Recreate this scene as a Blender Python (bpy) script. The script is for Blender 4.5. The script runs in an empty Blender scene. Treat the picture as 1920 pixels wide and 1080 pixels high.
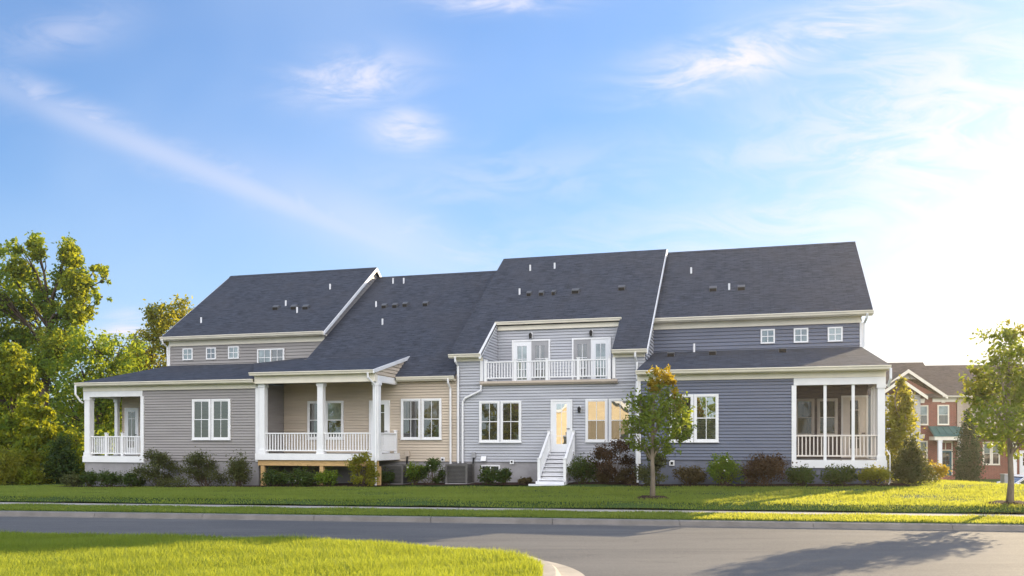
import bpy, math, random
import numpy as np
from mathutils import Vector, Quaternion

R = math.radians
scn = bpy.context.scene
col = scn.collection
random.seed(7)

# ---------------------------------------------------------------- camera
F_PX, ZC = 1600.0, 2.05
cam_d = bpy.data.cameras.new("camera")
cam = bpy.data.objects.new("camera", cam_d)
col.objects.link(cam)
cam.location = (0, 0, ZC)
cam.rotation_euler = (R(90), 0, 0)
cam_d.sensor_width = 36
cam_d.lens = 36 * F_PX / 1920
cam_d.shift_y = (827 - 540) / 1920
cam_d.clip_end = 6000
scn.camera = cam

# ---------------------------------------------------------------- light
SUN_AZ, SUN_EL = R(44), R(17)
SUN = Vector((math.sin(SUN_AZ) * math.cos(SUN_EL), math.cos(SUN_AZ) * math.cos(SUN_EL), math.sin(SUN_EL)))
sd = bpy.data.lights.new("sun", 'SUN')
sd.energy = 5.0
sd.angle = R(0.5)
sd.color = (1.0, 0.80, 0.52)
so = bpy.data.objects.new("sun", sd)
so.rotation_mode = 'QUATERNION'
so.rotation_quaternion = SUN.to_track_quat('Z', 'Y')
col.objects.link(so)

scn.view_settings.view_transform = 'Standard'
scn.view_settings.look = 'None'
scn.view_settings.gamma = 1
scn.view_settings.exposure = 1.0
scn.cycles.max_bounces = 8
scn.cycles.transparent_max_bounces = 8


class NT:
    """small helper to write node trees"""
    def __init__(self, tree):
        self.t = tree
        tree.nodes.clear()

    def n(self, kind, ins=None, **props):
        nd = self.t.nodes.new(kind)
        for k, v in props.items():
            setattr(nd, k, v)
        for k, v in (ins or {}).items():
            s = nd.inputs[k]
            if isinstance(v, bpy.types.NodeSocket):
                self.t.links.new(v, s)
            else:
                s.default_value = v
        return nd

    def math(self, op, a, b=0.0, c=0.0, clamp=False):
        return self.n('ShaderNodeMath', {0: a, 1: b, 2: c}, operation=op, use_clamp=clamp).outputs[0]

    def mix(self, f, a, b, blend='MIX'):
        nd = self.n('ShaderNodeMix', {0: f, 6: a, 7: b}, data_type='RGBA', blend_type=blend)
        return nd.outputs[2]

    def noise(self, vec, scale, detail=3, rough=.55, dist=0.0):
        return self.n('ShaderNodeTexNoise', {'Vector': vec, 'Scale': scale, 'Detail': detail, 'Roughness': rough, 'Distortion': dist}).outputs[0]

    def ramp(self, f, a, b):
        return self.n('ShaderNodeMapRange', {0: f, 1: a, 2: b, 3: 0.0, 4: 1.0}, interpolation_type='SMOOTHSTEP').outputs[0]

    def scale(self, vec, s):
        return self.n('ShaderNodeMapping', {'Vector': vec, 'Scale': s}).outputs[0]


world = bpy.data.worlds.new("World")
scn.world = world
world.use_nodes = True
w = NT(world.node_tree)
sky = w.n('ShaderNodeTexSky', sky_type='NISHITA', sun_disc=False, sun_elevation=SUN_EL, sun_rotation=SUN_AZ,
          altitude=50, air_density=1.0, dust_density=0.4, ozone_density=2.5)
tc = w.n('ShaderNodeTexCoord').outputs['Generated']
sp = w.n('ShaderNodeSeparateXYZ', {0: tc})
dx, dy, dz = sp.outputs
ay = w.math('MAXIMUM', w.math('ABSOLUTE', dy), 0.05)
gx = w.math('DIVIDE', dx, ay)
gz = w.math('DIVIDE', dz, ay)
gv = w.n('ShaderNodeCombineXYZ', {0: gx, 1: gz, 2: dy}).outputs[0]
fine = w.noise(w.n('ShaderNodeMapping', {'Vector': gv, 'Rotation': (0, 0, .3), 'Scale': (1.0, 3.2, 1)}).outputs[0], 7, 9, .64, 1.5)
soft = w.noise(gv, 2.2, 3, .5)


def wisp(px, py, rx, ry, ang, amt):
    """an elliptical wisp of cirrus in the direction (px, py), broken up by noise"""
    cx, cz = (px - 960) / F_PX, (827 - py) / F_PX
    ca, sa = math.cos(ang), math.sin(ang)
    ux = w.math('SUBTRACT', gx, cx)
    uz = w.math('SUBTRACT', gz, cz)
    a = w.math('MULTIPLY_ADD', ux, ca * F_PX / rx, w.math('MULTIPLY', uz, sa * F_PX / rx))
    b = w.math('MULTIPLY_ADD', ux, -sa * F_PX / ry, w.math('MULTIPLY', uz, ca * F_PX / ry))
    q = w.math('MULTIPLY_ADD', a, a, w.math('MULTIPLY', b, b))
    g = w.math('EXPONENT', w.math('MULTIPLY', q, -1.0))
    return w.math('MULTIPLY', g, amt)


m = None
for args in [(660, 148, 110, 42, .14, 1.0), (762, 243, 66, 36, -.15, .9), (180, 225, 300, 26, -.42, .50), (480, 355, 460, 36, -.36, .42), (760, 440, 260, 60, -.3, .4),
             (1370, 115, 170, 50, .22, 1.0), (1560, 60, 260, 60, .3, .7), (930, 5, 120, 20, .0, .8), (1560, 270, 240, 60, .1, .55),
             (1800, 250, 330, 240, .2, .8), (120, 60, 120, 40, .2, .3), (1500, 420, 500, 60, .08, .5), (1000, 330, 400, 60, .1, .25),
             (235, 615, 46, 26, .3, 1.2)]:
    g = wisp(*args)
    m = g if m is None else w.math('MAXIMUM', m, g)
# one long, soft contrail across the left half
trail = wisp(420, 335, 560, 26, -.385, .50)
trail = w.math('MULTIPLY', w.math('MAXIMUM', trail, wisp(700, 430, 330, 60, -.36, .34)), w.math('MULTIPLY_ADD', w.ramp(soft, .3, .7), .45, .55))
front = w.math('GREATER_THAN', dy, 0.0)
mk = w.math('MULTIPLY', m, w.math('MULTIPLY_ADD', w.ramp(fine, .34, .66), .86, .14))
mk = w.math('MULTIPLY', w.math('MAXIMUM', mk, trail), front)
mk = w.math('MULTIPLY', mk, w.ramp(dz, -0.02, .06))
# bright cloud added to the unseen sky behind the camera, lighting the shaded facade
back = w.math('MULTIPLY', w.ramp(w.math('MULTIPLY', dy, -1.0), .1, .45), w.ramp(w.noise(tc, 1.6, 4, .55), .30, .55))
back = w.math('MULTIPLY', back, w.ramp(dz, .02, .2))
skyc = w.n('ShaderNodeMixRGB', {0: 1.0, 1: sky.outputs[0], 2: (0.58, .83, 1.08, 1)}, blend_type='MULTIPLY').outputs[0]
lum = w.n('ShaderNodeRGBToBW', {0: skyc}).outputs[0]
thin = w.math('DIVIDE', 1.32, w.math('MULTIPLY_ADD', lum, .15, 1.0))
skyc = w.n('ShaderNodeVectorMath', {0: skyc, 'Scale': thin}, operation='SCALE').outputs[0]
skyc = w.mix(w.math('MULTIPLY', w.ramp(lum, 3.4, 10.0), w.math('MULTIPLY_ADD', w.ramp(gz, .50, .06), .62, .30)), skyc, (5.6, 5.4, 5.15, 1))
veil = w.math('ADD', w.math('MULTIPLY', w.ramp(soft, .25, .8), .20), w.math('MULTIPLY', w.ramp(gz, .42, .10), .20))
skyv = w.mix(w.math('ADD', veil, .02), skyc, (5.2, 5.6, 6.2, 1))
c1 = w.mix(mk, skyv, (4.9, 4.75, 5.3, 1))
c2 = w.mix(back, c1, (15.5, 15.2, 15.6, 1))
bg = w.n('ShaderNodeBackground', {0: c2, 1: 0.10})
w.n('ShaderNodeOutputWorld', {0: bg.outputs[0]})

# ---------------------------------------------------------------- materials
MATS = {}


def mat(name, base, rough=.6, var=.08, vscale=1.2, bump=0.0, bscale=40, metal=0.0, spec=.35, stretch=(1, 1, 1), tint=None):
    if name in MATS:
        return MATS[name]
    mt = bpy.data.materials.new(name)
    mt.use_nodes = True
    t = NT(mt.node_tree)
    co = t.scale(t.n('ShaderNodeTexCoord').outputs['Object'], stretch)
    nz = t.noise(co, vscale, 5, .6)
    a = [max(0, x * (1 - var)) for x in base] + [1]
    b = [min(1, x * (1 + var)) for x in (tint or base)] + [1]
    c = t.mix(t.ramp(nz, .3, .7), a, b)
    p = t.n('ShaderNodeBsdfPrincipled', {'Base Color': c, 'Roughness': rough, 'Metallic': metal, 'Specular IOR Level': spec})
    if bump:
        bn = t.n('ShaderNodeBump', {'Height': t.noise(co, bscale, 3), 'Strength': bump, 'Distance': .02})
        t.t.links.new(bn.outputs[0], p.inputs['Normal'])
    t.n('ShaderNodeOutputMaterial', {0: p.outputs[0]})
    MATS[name] = mt
    return mt


def siding_mat(name, base):
    return mat(name, base, .55, .07, .9, .12, 25, stretch=(.5, .5, 3.5))


def shingle_mat(name, base):
    mt = bpy.data.materials.new(name)
    mt.use_nodes = True
    t = NT(mt.node_tree)
    co = t.n('ShaderNodeTexCoord').outputs['Object']
    s = t.n('ShaderNodeSeparateXYZ', {0: co})
    v = t.n('ShaderNodeCombineXYZ', {0: s.outputs[0], 1: t.math('MULTIPLY_ADD', s.outputs[2], 1.5, t.math('MULTIPLY', s.outputs[1], .25)), 2: 0.0}).outputs[0]
    br = t.n('ShaderNodeTexBrick', {'Vector': v, 'Color1': (.55, .55, .55, 1), 'Color2': (1.15, 1.15, 1.15, 1), 'Mortar': (.25, .25, .25, 1), 'Scale': 1.0,
                                    'Mortar Size': .012, 'Bias': 0.0, 'Brick Width': .42, 'Row Height': .17}, offset=.37)
    nz = t.noise(t.scale(v, (1.5, 12, 1)), 1.3, 5, .7)
    big = t.noise(t.scale(v, (.5, .35, 1)), 1.0, 3)
    c = t.mix(1.0, list(base) + [1], br.outputs[0], 'MULTIPLY')
    c = t.mix(t.ramp(nz, .35, .7), c, [x * 1.9 for x in base] + [1])
    c = t.mix(t.math('MULTIPLY', t.ramp(t.noise(t.scale(v, (2.2, 7, 1)), 2.0, 4, .7), 45 * .01, .75), .35), c, [x * .45 for x in base] + [1])
    c = t.mix(t.math('MULTIPLY', t.ramp(big, .4, .7), .35), c, (base[0] * 1.5, base[1] * 1.35, base[2] * 1.2, 1))
    p = t.n('ShaderNodeBsdfPrincipled', {'Base Color': c, 'Roughness': .88, 'Specular IOR Level': .2})
    h = t.math('ADD', br.outputs[1], t.noise(v, 60, 2))
    bn = t.n('ShaderNodeBump', {'Height': h, 'Strength': .35, 'Distance': .02})
    t.t.links.new(bn.outputs[0], p.inputs['Normal'])
    t.n('ShaderNodeOutputMaterial', {0: p.outputs[0]})
    return mt


def brick_mat(name):
    mt = bpy.data.materials.new(name)
    mt.use_nodes = True
    t = NT(mt.node_tree)
    s = t.n('ShaderNodeSeparateXYZ', {0: t.n('ShaderNodeTexCoord').outputs['Object']})
    v = t.n('ShaderNodeCombineXYZ', {0: t.math('ADD', s.outputs[0], s.outputs[1]), 1: s.outputs[2], 2: 0.0}).outputs[0]
    br = t.n('ShaderNodeTexBrick', {'Vector': v, 'Color1': (.15, .028, .018, 1), 'Color2': (.25, .060, .038, 1), 'Mortar': (.30, .20, .16, 1), 'Scale': 1.0,
                                    'Mortar Size': .012, 'Brick Width': .24, 'Row Height': .085})
    nz = t.noise(v, 1.1, 5, .65)
    c = t.mix(t.math('MULTIPLY', t.ramp(nz, .35, .75), .5), br.outputs[0], (.27, .085, .06, 1))
    p = t.n('ShaderNodeBsdfPrincipled', {'Base Color': c, 'Roughness': .85})
    t.n('ShaderNodeOutputMaterial', {0: p.outputs[0]})
    return mt


def glass_mat(name, inside, kind='plain', refl=.30):
    """window glass: a dim interior (with blinds or curtain) behind a reflective pane"""
    mt = bpy.data.materials.new(name)
    mt.use_nodes = True
    t = NT(mt.node_tree)
    co = t.n('ShaderNodeTexCoord').outputs['Object']
    s = t.n('ShaderNodeSeparateXYZ', {0: co})
    if kind == 'blind':
        fr = t.math('FRACT', t.math('MULTIPLY', s.outputs[2], 16.0))
        k = t.ramp(t.math('ABSOLUTE', t.math('SUBTRACT', fr, .5)), .1, .45)
        c = t.mix(k, list(inside) + [1], [x * .45 for x in inside] + [1])
    elif kind == 'curtain':
        k = t.ramp(t.noise(t.scale(co, (9, 9, .4)), 1.0, 2), .35, .65)
        c = t.mix(k, list(inside) + [1], [x * .5 for x in inside] + [1])
    else:
        k = t.ramp(t.noise(co, 1.7, 3), .35, .7)
        c = t.mix(k, list(inside) + [1], [x * .4 for x in inside] + [1])
    d = t.n('ShaderNodeBsdfDiffuse', {0: c})
    bn = t.n('ShaderNodeBump', {'Height': t.noise(co, 1.8, 1), 'Strength': .06, 'Distance': .03})
    g = t.n('ShaderNodeBsdfGlossy', {0: (.96, .98, 1, 1), 'Roughness': .012, 'Normal': bn.outputs[0]})
    mx = t.n('ShaderNodeMixShader', {0: refl, 1: d.outputs[0], 2: g.outputs[0]})
    t.n('ShaderNodeOutputMaterial', {0: mx.outputs[0]})
    return mt


def leaf_mat(name, dark, light, trans=.45, tcol=None, nsc=.9, st=(1, 1, 1), amp=.6):
    mt = bpy.data.materials.new(name)
    mt.use_nodes = True
    t = NT(mt.node_tree)
    rnd = t.n('ShaderNodeNewGeometry').outputs['Random Per Island']
    co = t.n('ShaderNodeTexCoord').outputs['Object']
    nz = t.ramp(t.noise(t.scale(co, st), nsc, 4, .6), .25, .75)
    k = t.math('MULTIPLY_ADD', rnd, 1.0 - amp, t.math('MULTIPLY', nz, amp), clamp=True)
    c = t.mix(k, list(dark) + [1], list(light) + [1])
    tc_ = tcol or [min(1, x * 1.7) for x in light]
    c2 = t.mix(k, [x * .75 for x in tc_] + [1], list(tc_) + [1])
    d = t.n('ShaderNodeBsdfPrincipled', {'Base Color': c, 'Roughness': .55, 'Specular IOR Level': .3})
    tr = t.n('ShaderNodeBsdfTranslucent', {0: c2})
    mx = t.n('ShaderNodeMixShader', {0: trans, 1: d.outputs[0], 2: tr.outputs[0]})
    t.n('ShaderNodeOutputMaterial', {0: mx.outputs[0]})
    return mt


def ground_mat(name, a, b, d, sc=.35, bump=.5, fine_=35):
    mt = bpy.data.materials.new(name)
    mt.use_nodes = True
    t = NT(mt.node_tree)
    co = t.n('ShaderNodeTexCoord').outputs['Object']
    n1 = t.ramp(t.noise(t.scale(co, (.6, 1.4, 1)), sc, 5, .6), .3, .7)
    n2 = t.ramp(t.noise(co, fine_, 4, .7), .3, .7)
    c = t.mix(n1, list(a) + [1], list(b) + [1])
    c = t.mix(t.math('MULTIPLY', n2, .6), c, list(d) + [1])
    p = t.n('ShaderNodeBsdfPrincipled', {'Base Color': c, 'Roughness': .9, 'Specular IOR Level': .15})
    bn = t.n('ShaderNodeBump', {'Height': n2, 'Strength': bump, 'Distance': .03})
    t.t.links.new(bn.outputs[0], p.inputs['Normal'])
    t.n('ShaderNodeOutputMaterial', {0: p.outputs[0]})
    return mt


def asphalt_mat():
    mt = bpy.data.materials.new('asphalt')
    mt.use_nodes = True
    t = NT(mt.node_tree)
    co = t.n('ShaderNodeTexCoord').outputs['Object']
    n1 = t.noise(t.scale(co, (.25, 1.0, 1)), .55, 5, .6)
    n2 = t.noise(co, 30, 5, .85)
    n3 = t.noise(t.scale(co, (.12, 2.2, 1)), 1.1, 4, .6, .4)
    c = t.mix(t.ramp(n1, .3, .7), (.078, .078, .081, 1), (.132, .128, .123, 1))
    c = t.mix(t.math('MULTIPLY', t.ramp(n2, .42, .68), .55), c, (.23, .225, .21, 1))
    c = t.mix(t.math('MULTIPLY', t.ramp(t.noise(co, 42, 3, .8), .55, .72), .6), c, (.045, .045, .047, 1))
    c = t.mix(t.math('MULTIPLY', t.ramp(n3, .55, .72), .45), c, (.065, .065, .07, 1))
    st_ = t.ramp(t.noise(t.scale(co, (.7, 1.3, 1)), 1.4, 5, .7, .6), .60, .72)
    c = t.mix(t.math('MULTIPLY', st_, .5), c, (.05, .05, .052, 1))
    pa = t.ramp(t.noise(t.scale(co, (.10, .9, 1)), 2.6, 3, .6), .56, .66)
    c = t.mix(t.math('MULTIPLY', pa, .35), c, (.175, .168, .158, 1))
    c = t.mix(t.math('MULTIPLY', t.ramp(t.noise(co, 7, 6, .75), .48, .7), .4), c, (.17, .165, .155, 1))
    c = t.mix(t.math('MULTIPLY', t.ramp(t.noise(t.scale(co, (1, 1.6, 1)), 11, 5, .75), .52, .7), .4), c, (.055, .055, .057, 1))
    p = t.n('ShaderNodeBsdfPrincipled', {'Base Color': c, 'Roughness': .82, 'Specular IOR Level': .3})
    bn = t.n('ShaderNodeBump', {'Height': n2, 'Strength': .5, 'Distance': .012})
    t.t.links.new(bn.outputs[0], p.inputs['Normal'])
    t.n('ShaderNodeOutputMaterial', {0: p.outputs[0]})
    return mt


M = dict(
    taupe=siding_mat('taupe siding', (.295, .276, .266)),
    beige=siding_mat('beige siding', (.56, .475, .375)),
    pale=siding_mat('pale grey siding', (.425, .435, .468)),
    slate=siding_mat('slate blue siding', (.126, .145, .198)),
    porchbrown=siding_mat('shaded brown siding', (.135, .105, .10)),  # porch copy of the slate siding, its warm dimness put into the colour
    white=mat('white trim', (.80, .80, .80), .45, .04, 1.5),
    cream=mat('bounce-tinted cream trim', (.80, .745, .62), .5, .05, 1.5),  # gutter and frieze trim, the ground's warm bounce put into the cream
    tan=mat('tan metal coping', (.52, .44, .36), .5, .06, 2),
    timber=mat('yellow pine timber', (.55, .36, .16), .7, .18, 5, .2, 30, stretch=(1, 1, 6)),
    slatebase=mat('slate painted foundation', (.150, .165, .21), .8, .12, 1.2, .25, 30),
    concrete=mat('foundation concrete', (.30, .29, .295), .85, .12, 1.2, .25, 30),
    islandkerb=mat('sunlit kerb concrete', (.40, .36, .30), .9, .16, 1.5, .3, 60),  # paler copy of the kerb concrete, sunlight put into its colour
    kerb=mat('kerb concrete', (.225, .21, .195), .9, .16, 1.5, .3, 60),
    walk=mat('pavement concrete', (.42, .385, .33), .9, .08, 1.2, .2, 60),
    roof=shingle_mat('charcoal shingles', (.046, .052, .067)),
    brownroof=shingle_mat('brown shingles', (.085, .070, .062)),
    teal=mat('teal standing seam metal', (.055, .15, .145), .55, .1, 2, metal=.2),
    brick=brick_mat('red brick'),
    dark=mat('dark void', (.02, .018, .016), .9),
    black=mat('black lamp metal', (.015, .015, .016), .4),
    pipe=mat('white vent pipe', (.75, .75, .76), .5),
    vent=mat('dark roof vent', (.11, .115, .125), .5),
    ac=mat('grey condenser metal', (.13, .125, .12), .55, .12, 3, metal=.2),
    acdark=mat('dark condenser fins', (.05, .05, .05), .6),
    grey=mat('grey plastic', (.32, .32, .33), .6),
    ceiling=mat('porch ceiling', (.50, .42, .34), .6),
    deck=mat('grey deck boards', (.40, .39, .38), .7, .12, 3),
    step=mat('white painted steps', (.76, .76, .78), .5, .05, 2),
    doorwhite=mat('white door paint', (.80, .81, .82), .4, .03),
    doorteal=mat('teal door paint', (.02, .11, .14), .4),
    pinkdoor=mat('pale door paint', (.72, .66, .60), .4),
    g_dark=glass_mat('dark window glass', (.030, .030, .030), 'plain', .19),
    g_blind=glass_mat('window glass over blinds', (.06, .065, .045), 'blind', .13),
    g_curt=glass_mat('window glass over curtain', (.11, .10, .085), 'curtain', .16),
    g_pale=glass_mat('pale window glass', (.22, .27, .26), 'plain', .17),
    g_mirror=glass_mat('reflective window glass', (.05, .04, .03), 'plain', .50),
    g_warm=glass_mat('warm reflective door glass', (.12, .08, .04), 'plain', .62),
    bark=mat('grey bark', (.20, .165, .125), .9, .3, 6, .6, 25, stretch=(1, 1, .3)),
    darkbark=mat('dark bark', (.075, .055, .040), .9, .3, 4, .6, 20, stretch=(1, 1, .3)),
    twig=mat('brown twig', (.09, .06, .04), .9),
    mulch=ground_mat('dark bark mulch', (.035, .02, .016), (.06, .035, .026), (.09, .05, .04), 1.5, .9, 25),
    lawn=ground_mat('lawn soil and turf', (.034, .070, .016), (.060, .105, .024), (.085, .12, .032)),
    asphalt=asphalt_mat(),
    grass=leaf_mat('lawn grass blades', (.050, .110, .024), (.185, .240, .065), .55, (.74, .74, .08), .8, (.45, 1.5, 1), .6),
    grass2=leaf_mat('verge grass blades', (.030, .095, .012), (.22, .265, .055), .55, (.62, .66, .05), 1.6, (.6, 1.3, 1), .45),
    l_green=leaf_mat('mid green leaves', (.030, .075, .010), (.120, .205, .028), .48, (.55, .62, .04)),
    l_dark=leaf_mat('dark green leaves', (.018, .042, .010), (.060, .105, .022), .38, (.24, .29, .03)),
    l_yel=leaf_mat('yellowing leaves', (.07, .105, .012), (.22, .23, .03), .5, (.68, .60, .05)),
    l_gold=leaf_mat('golden leaves', (.16, .12, .010), (.36, .27, .018), .5, (.70, .50, .03)),
    l_bright=leaf_mat('bright yellow green leaves', (.055, .10, .010), (.16, .21, .020), .5, (.62, .62, .03)),
    l_red=leaf_mat('bronze red leaves', (.044, .026, .013), (.085, .052, .022), .3, (.20, .09, .04)),
    l_olive=leaf_mat('olive leaves', (.045, .060, .018), (.105, .120, .040), .35, (.24, .22, .05)),
    l_brown=leaf_mat('brown green leaves', (.055, .042, .020), (.11, .085, .035), .35, (.26, .19, .06)),
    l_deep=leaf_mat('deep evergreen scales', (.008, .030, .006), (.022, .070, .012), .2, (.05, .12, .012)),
    l_holly=leaf_mat('glossy holly leaves', (.022, .036, .010), (.085, .100, .034), .25, (.25, .24, .05)),
    l_young=leaf_mat('young tree leaves', (.045, .090, .012), (.125, .180, .028), .48, (.52, .58, .05)),
    bloom=mat('white blossom', (.85, .83, .78), .6),
    carpaint=mat('white car paint', (.72, .74, .78), .2, .02, spec=.6),
    carglass=glass_mat('car glass', (.02, .03, .05), 'plain', .35),
    tyre=mat('black tyre', (.02, .02, .02), .8),
    chrome=mat('bright rim metal', (.6, .6, .6), .25, metal=.9),
    lamp=mat('headlight lens', (.75, .78, .8), .15),
    creamwall=siding_mat('cream siding', (.72, .60, .42)),
    greywall=siding_mat('light grey siding', (.45, .44, .42)),
    tanwall=siding_mat('tan siding', (.42, .35, .28)),
)

sm_ = bpy.data.materials.new('insect screen mesh')
sm_.use_nodes = True
t_ = NT(sm_.node_tree)
d_ = t_.n('ShaderNodeBsdfDiffuse', {0: (.05, .045, .045, 1)})
mx_ = t_.n('ShaderNodeMixShader', {0: .36, 1: t_.n('ShaderNodeBsdfTransparent').outputs[0], 2: d_.outputs[0]})
t_.n('ShaderNodeOutputMaterial', {0: mx_.outputs[0]})
M['screen'] = sm_

# ---------------------------------------------------------------- frames and builders
OFF = {}


class Frame:
    def __init__(self, ox, oy, th):
        self.o, self.th = (ox, oy), th
        self.c, self.s = math.cos(th), math.sin(th)

    def w(self, u, v, z):
        return (self.o[0] + u * self.c + v * self.s, self.o[1] - u * self.s + v * self.c, z)


H = Frame(1.96, 34.8, math.atan(1600 / 5760))       # the row of four townhouses
B = Frame(35.9, 72.0, R(9))                          # the brick houses beyond
WORLD = Frame(0, 0, 0)


def tag(o, label=None, cat=None, group=None, kind=None):
    if label: o['label'] = label
    if cat: o['category'] = cat
    if group: o['group'] = group
    if kind: o['kind'] = kind
    return o


def empty(name, label, cat, fr, u, v, z, group=None):
    o = bpy.data.objects.new(name, None)
    o.empty_display_size = .2
    col.objects.link(o)
    o.location = fr.w(u, v, z)
    o.rotation_euler = (0, 0, -fr.th)
    OFF[o.name] = Vector((u, v, z))
    return tag(o, label, cat, group)


class MB:
    def __init__(self):
        self.v, self.f = [], []

    def poly(self, pts):
        i = len(self.v)
        self.v += [tuple(p) for p in pts]
        self.f.append(tuple(range(i, i + len(pts))))
        return self

    def box(self, u0, u1, v0, v1, z0, z1):
        i = len(self.v)
        self.v += [(u0, v0, z0), (u1, v0, z0), (u1, v1, z0), (u0, v1, z0), (u0, v0, z1), (u1, v0, z1), (u1, v1, z1), (u0, v1, z1)]
        self.f += [tuple(i + k for k in q) for q in ((0, 3, 2, 1), (4, 5, 6, 7), (0, 1, 5, 4), (1, 2, 6, 5), (2, 3, 7, 6), (3, 0, 4, 7))]
        return self

    def prism(self, base, vec):
        """closed solid: polygon base (3-D points) swept by vec"""
        n, i = len(base), len(self.v)
        self.v += [tuple(p) for p in base] + [tuple(p[k] + vec[k] for k in range(3)) for p in base]
        self.f.append(tuple(range(i + n - 1, i - 1, -1)))
        self.f.append(tuple(range(i + n, i + 2 * n)))
        for k in range(n):
            a, b = i + k, i + (k + 1) % n
            self.f.append((a, b, b + n, a + n))
        return self

    def tube(self, pts, rad, n=8, cap=True):
        pts = [Vector(p) for p in pts]
        rr = rad if isinstance(rad, (list, tuple)) else [rad] * len(pts)
        i0 = len(self.v)
        ref = None
        for k, p in enumerate(pts):
            d = (pts[min(k + 1, len(pts) - 1)] - pts[max(k - 1, 0)]).normalized()
            if ref is None:
                ref = d.orthogonal().normalized()
            ref = (ref - d * ref.dot(d)).normalized()
            b = d.cross(ref)
            for j in range(n):
                a = 2 * math.pi * j / n
                self.v.append(tuple(p + (ref * math.cos(a) + b * math.sin(a)) * rr[k]))
        for k in range(len(pts) - 1):
            for j in range(n):
                a, b = i0 + k * n + j, i0 + k * n + (j + 1) % n
                self.f.append((a, b, b + n, a + n))
        if cap:
            self.f.append(tuple(i0 + j for j in range(n - 1, -1, -1)))
            e = i0 + (len(pts) - 1) * n
            self.f.append(tuple(e + j for j in range(n)))
        return self

    def build(self, name, m, parent=None, at=None, smooth=False, bevel=0.0):
        off = OFF[parent.name] if parent is not None else Vector(at or (0, 0, 0))
        me = bpy.data.meshes.new(name)
        me.from_pydata([(x - off[0], y - off[1], z - off[2]) for x, y, z in self.v], [], self.f)
        me.materials.append(m)
        if smooth:
            me.polygons.foreach_set('use_smooth', [True] * len(me.polygons))
        me.update()
        o = bpy.data.objects.new(name, me)
        col.objects.link(o)
        if parent is not None:
            o.parent = parent
            OFF[o.name] = off
        else:
            o.location = off
            OFF[o.name] = off
        if bevel:
            md = o.modifiers.new('bevel', 'BEVEL')
            md.width = bevel
            md.segments = 2
            md.limit_method = 'ANGLE'
        return o


def clip(poly, z, keep_above):
    out = []
    for k in range(len(poly)):
        a, b = poly[k], poly[(k + 1) % len(poly)]
        ia = (a[1] >= z) == keep_above or a[1] == z
        ib = (b[1] >= z) == keep_above or b[1] == z
        if ia: out.append(a)
        if ia != ib:
            t = (z - a[1]) / (b[1] - a[1])
            out.append((a[0] + t * (b[0] - a[0]), z))
    return out


def siding(mb, poly, plane, h=.118):
    """lapped boards with a shadow gap under each, on a convex wall outline"""
    if plane[0] == 'v':
        f = lambda a, z, o: (a, plane[1] - o, z)
    else:
        f = lambda a, z, o: (plane[1] + plane[2] * o, a, z)
    z0, z1 = min(p[1] for p in poly), max(p[1] for p in poly)
    k = 0
    while z0 + k * h < z1 - 1e-4:
        a, b = z0 + k * h, min(z0 + (k + 1) * h, z1)
        gap = min(.025 * random.uniform(.8, 1.25), (b - a) * .5)
        lo = clip(clip(poly, a, True), a + gap, False)
        hi = clip(clip(poly, a + gap, True), b, False)
        if len(lo) > 2:
            mb.poly([f(p[0], p[1], -.012) for p in lo])
        if len(hi) > 2:
            mb.poly([f(p[0], p[1], .026 * (1 - (p[1] - a - gap) / max(b - a - gap, .01)) + .002) for p in hi])
            e = [p for p in hi if abs(p[1] - (a + gap)) < 1e-5]
            if len(e) >= 2:
                l, r = min(p[0] for p in e), max(p[0] for p in e)
                mb.poly([f(l, a + gap, -.012), f(r, a + gap, -.012), f(r, a + gap, .028), f(l, a + gap, .028)])
        k += 1
    return mb


def gutter(parent, u0, u1, v, z, m=None, name='gutter'):
    """K-profile gutter hung on the line v, top at z"""
    mb = MB()
    prof = [(0, -.13), (-.08, -.13), (-.10, -.07), (-.135, -.03), (-.135, 0), (0, 0)]
    mb.prism([(u0, v + a, z + b) for a, b in prof], (u1 - u0, 0, 0))
    return mb.build(name, m or M['cream'], parent)


def downspout(parent, pts, r=.045, m=None):
    return MB().tube(pts, r, 6).build('downspout', m or M['white'], parent, smooth=False)


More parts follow.
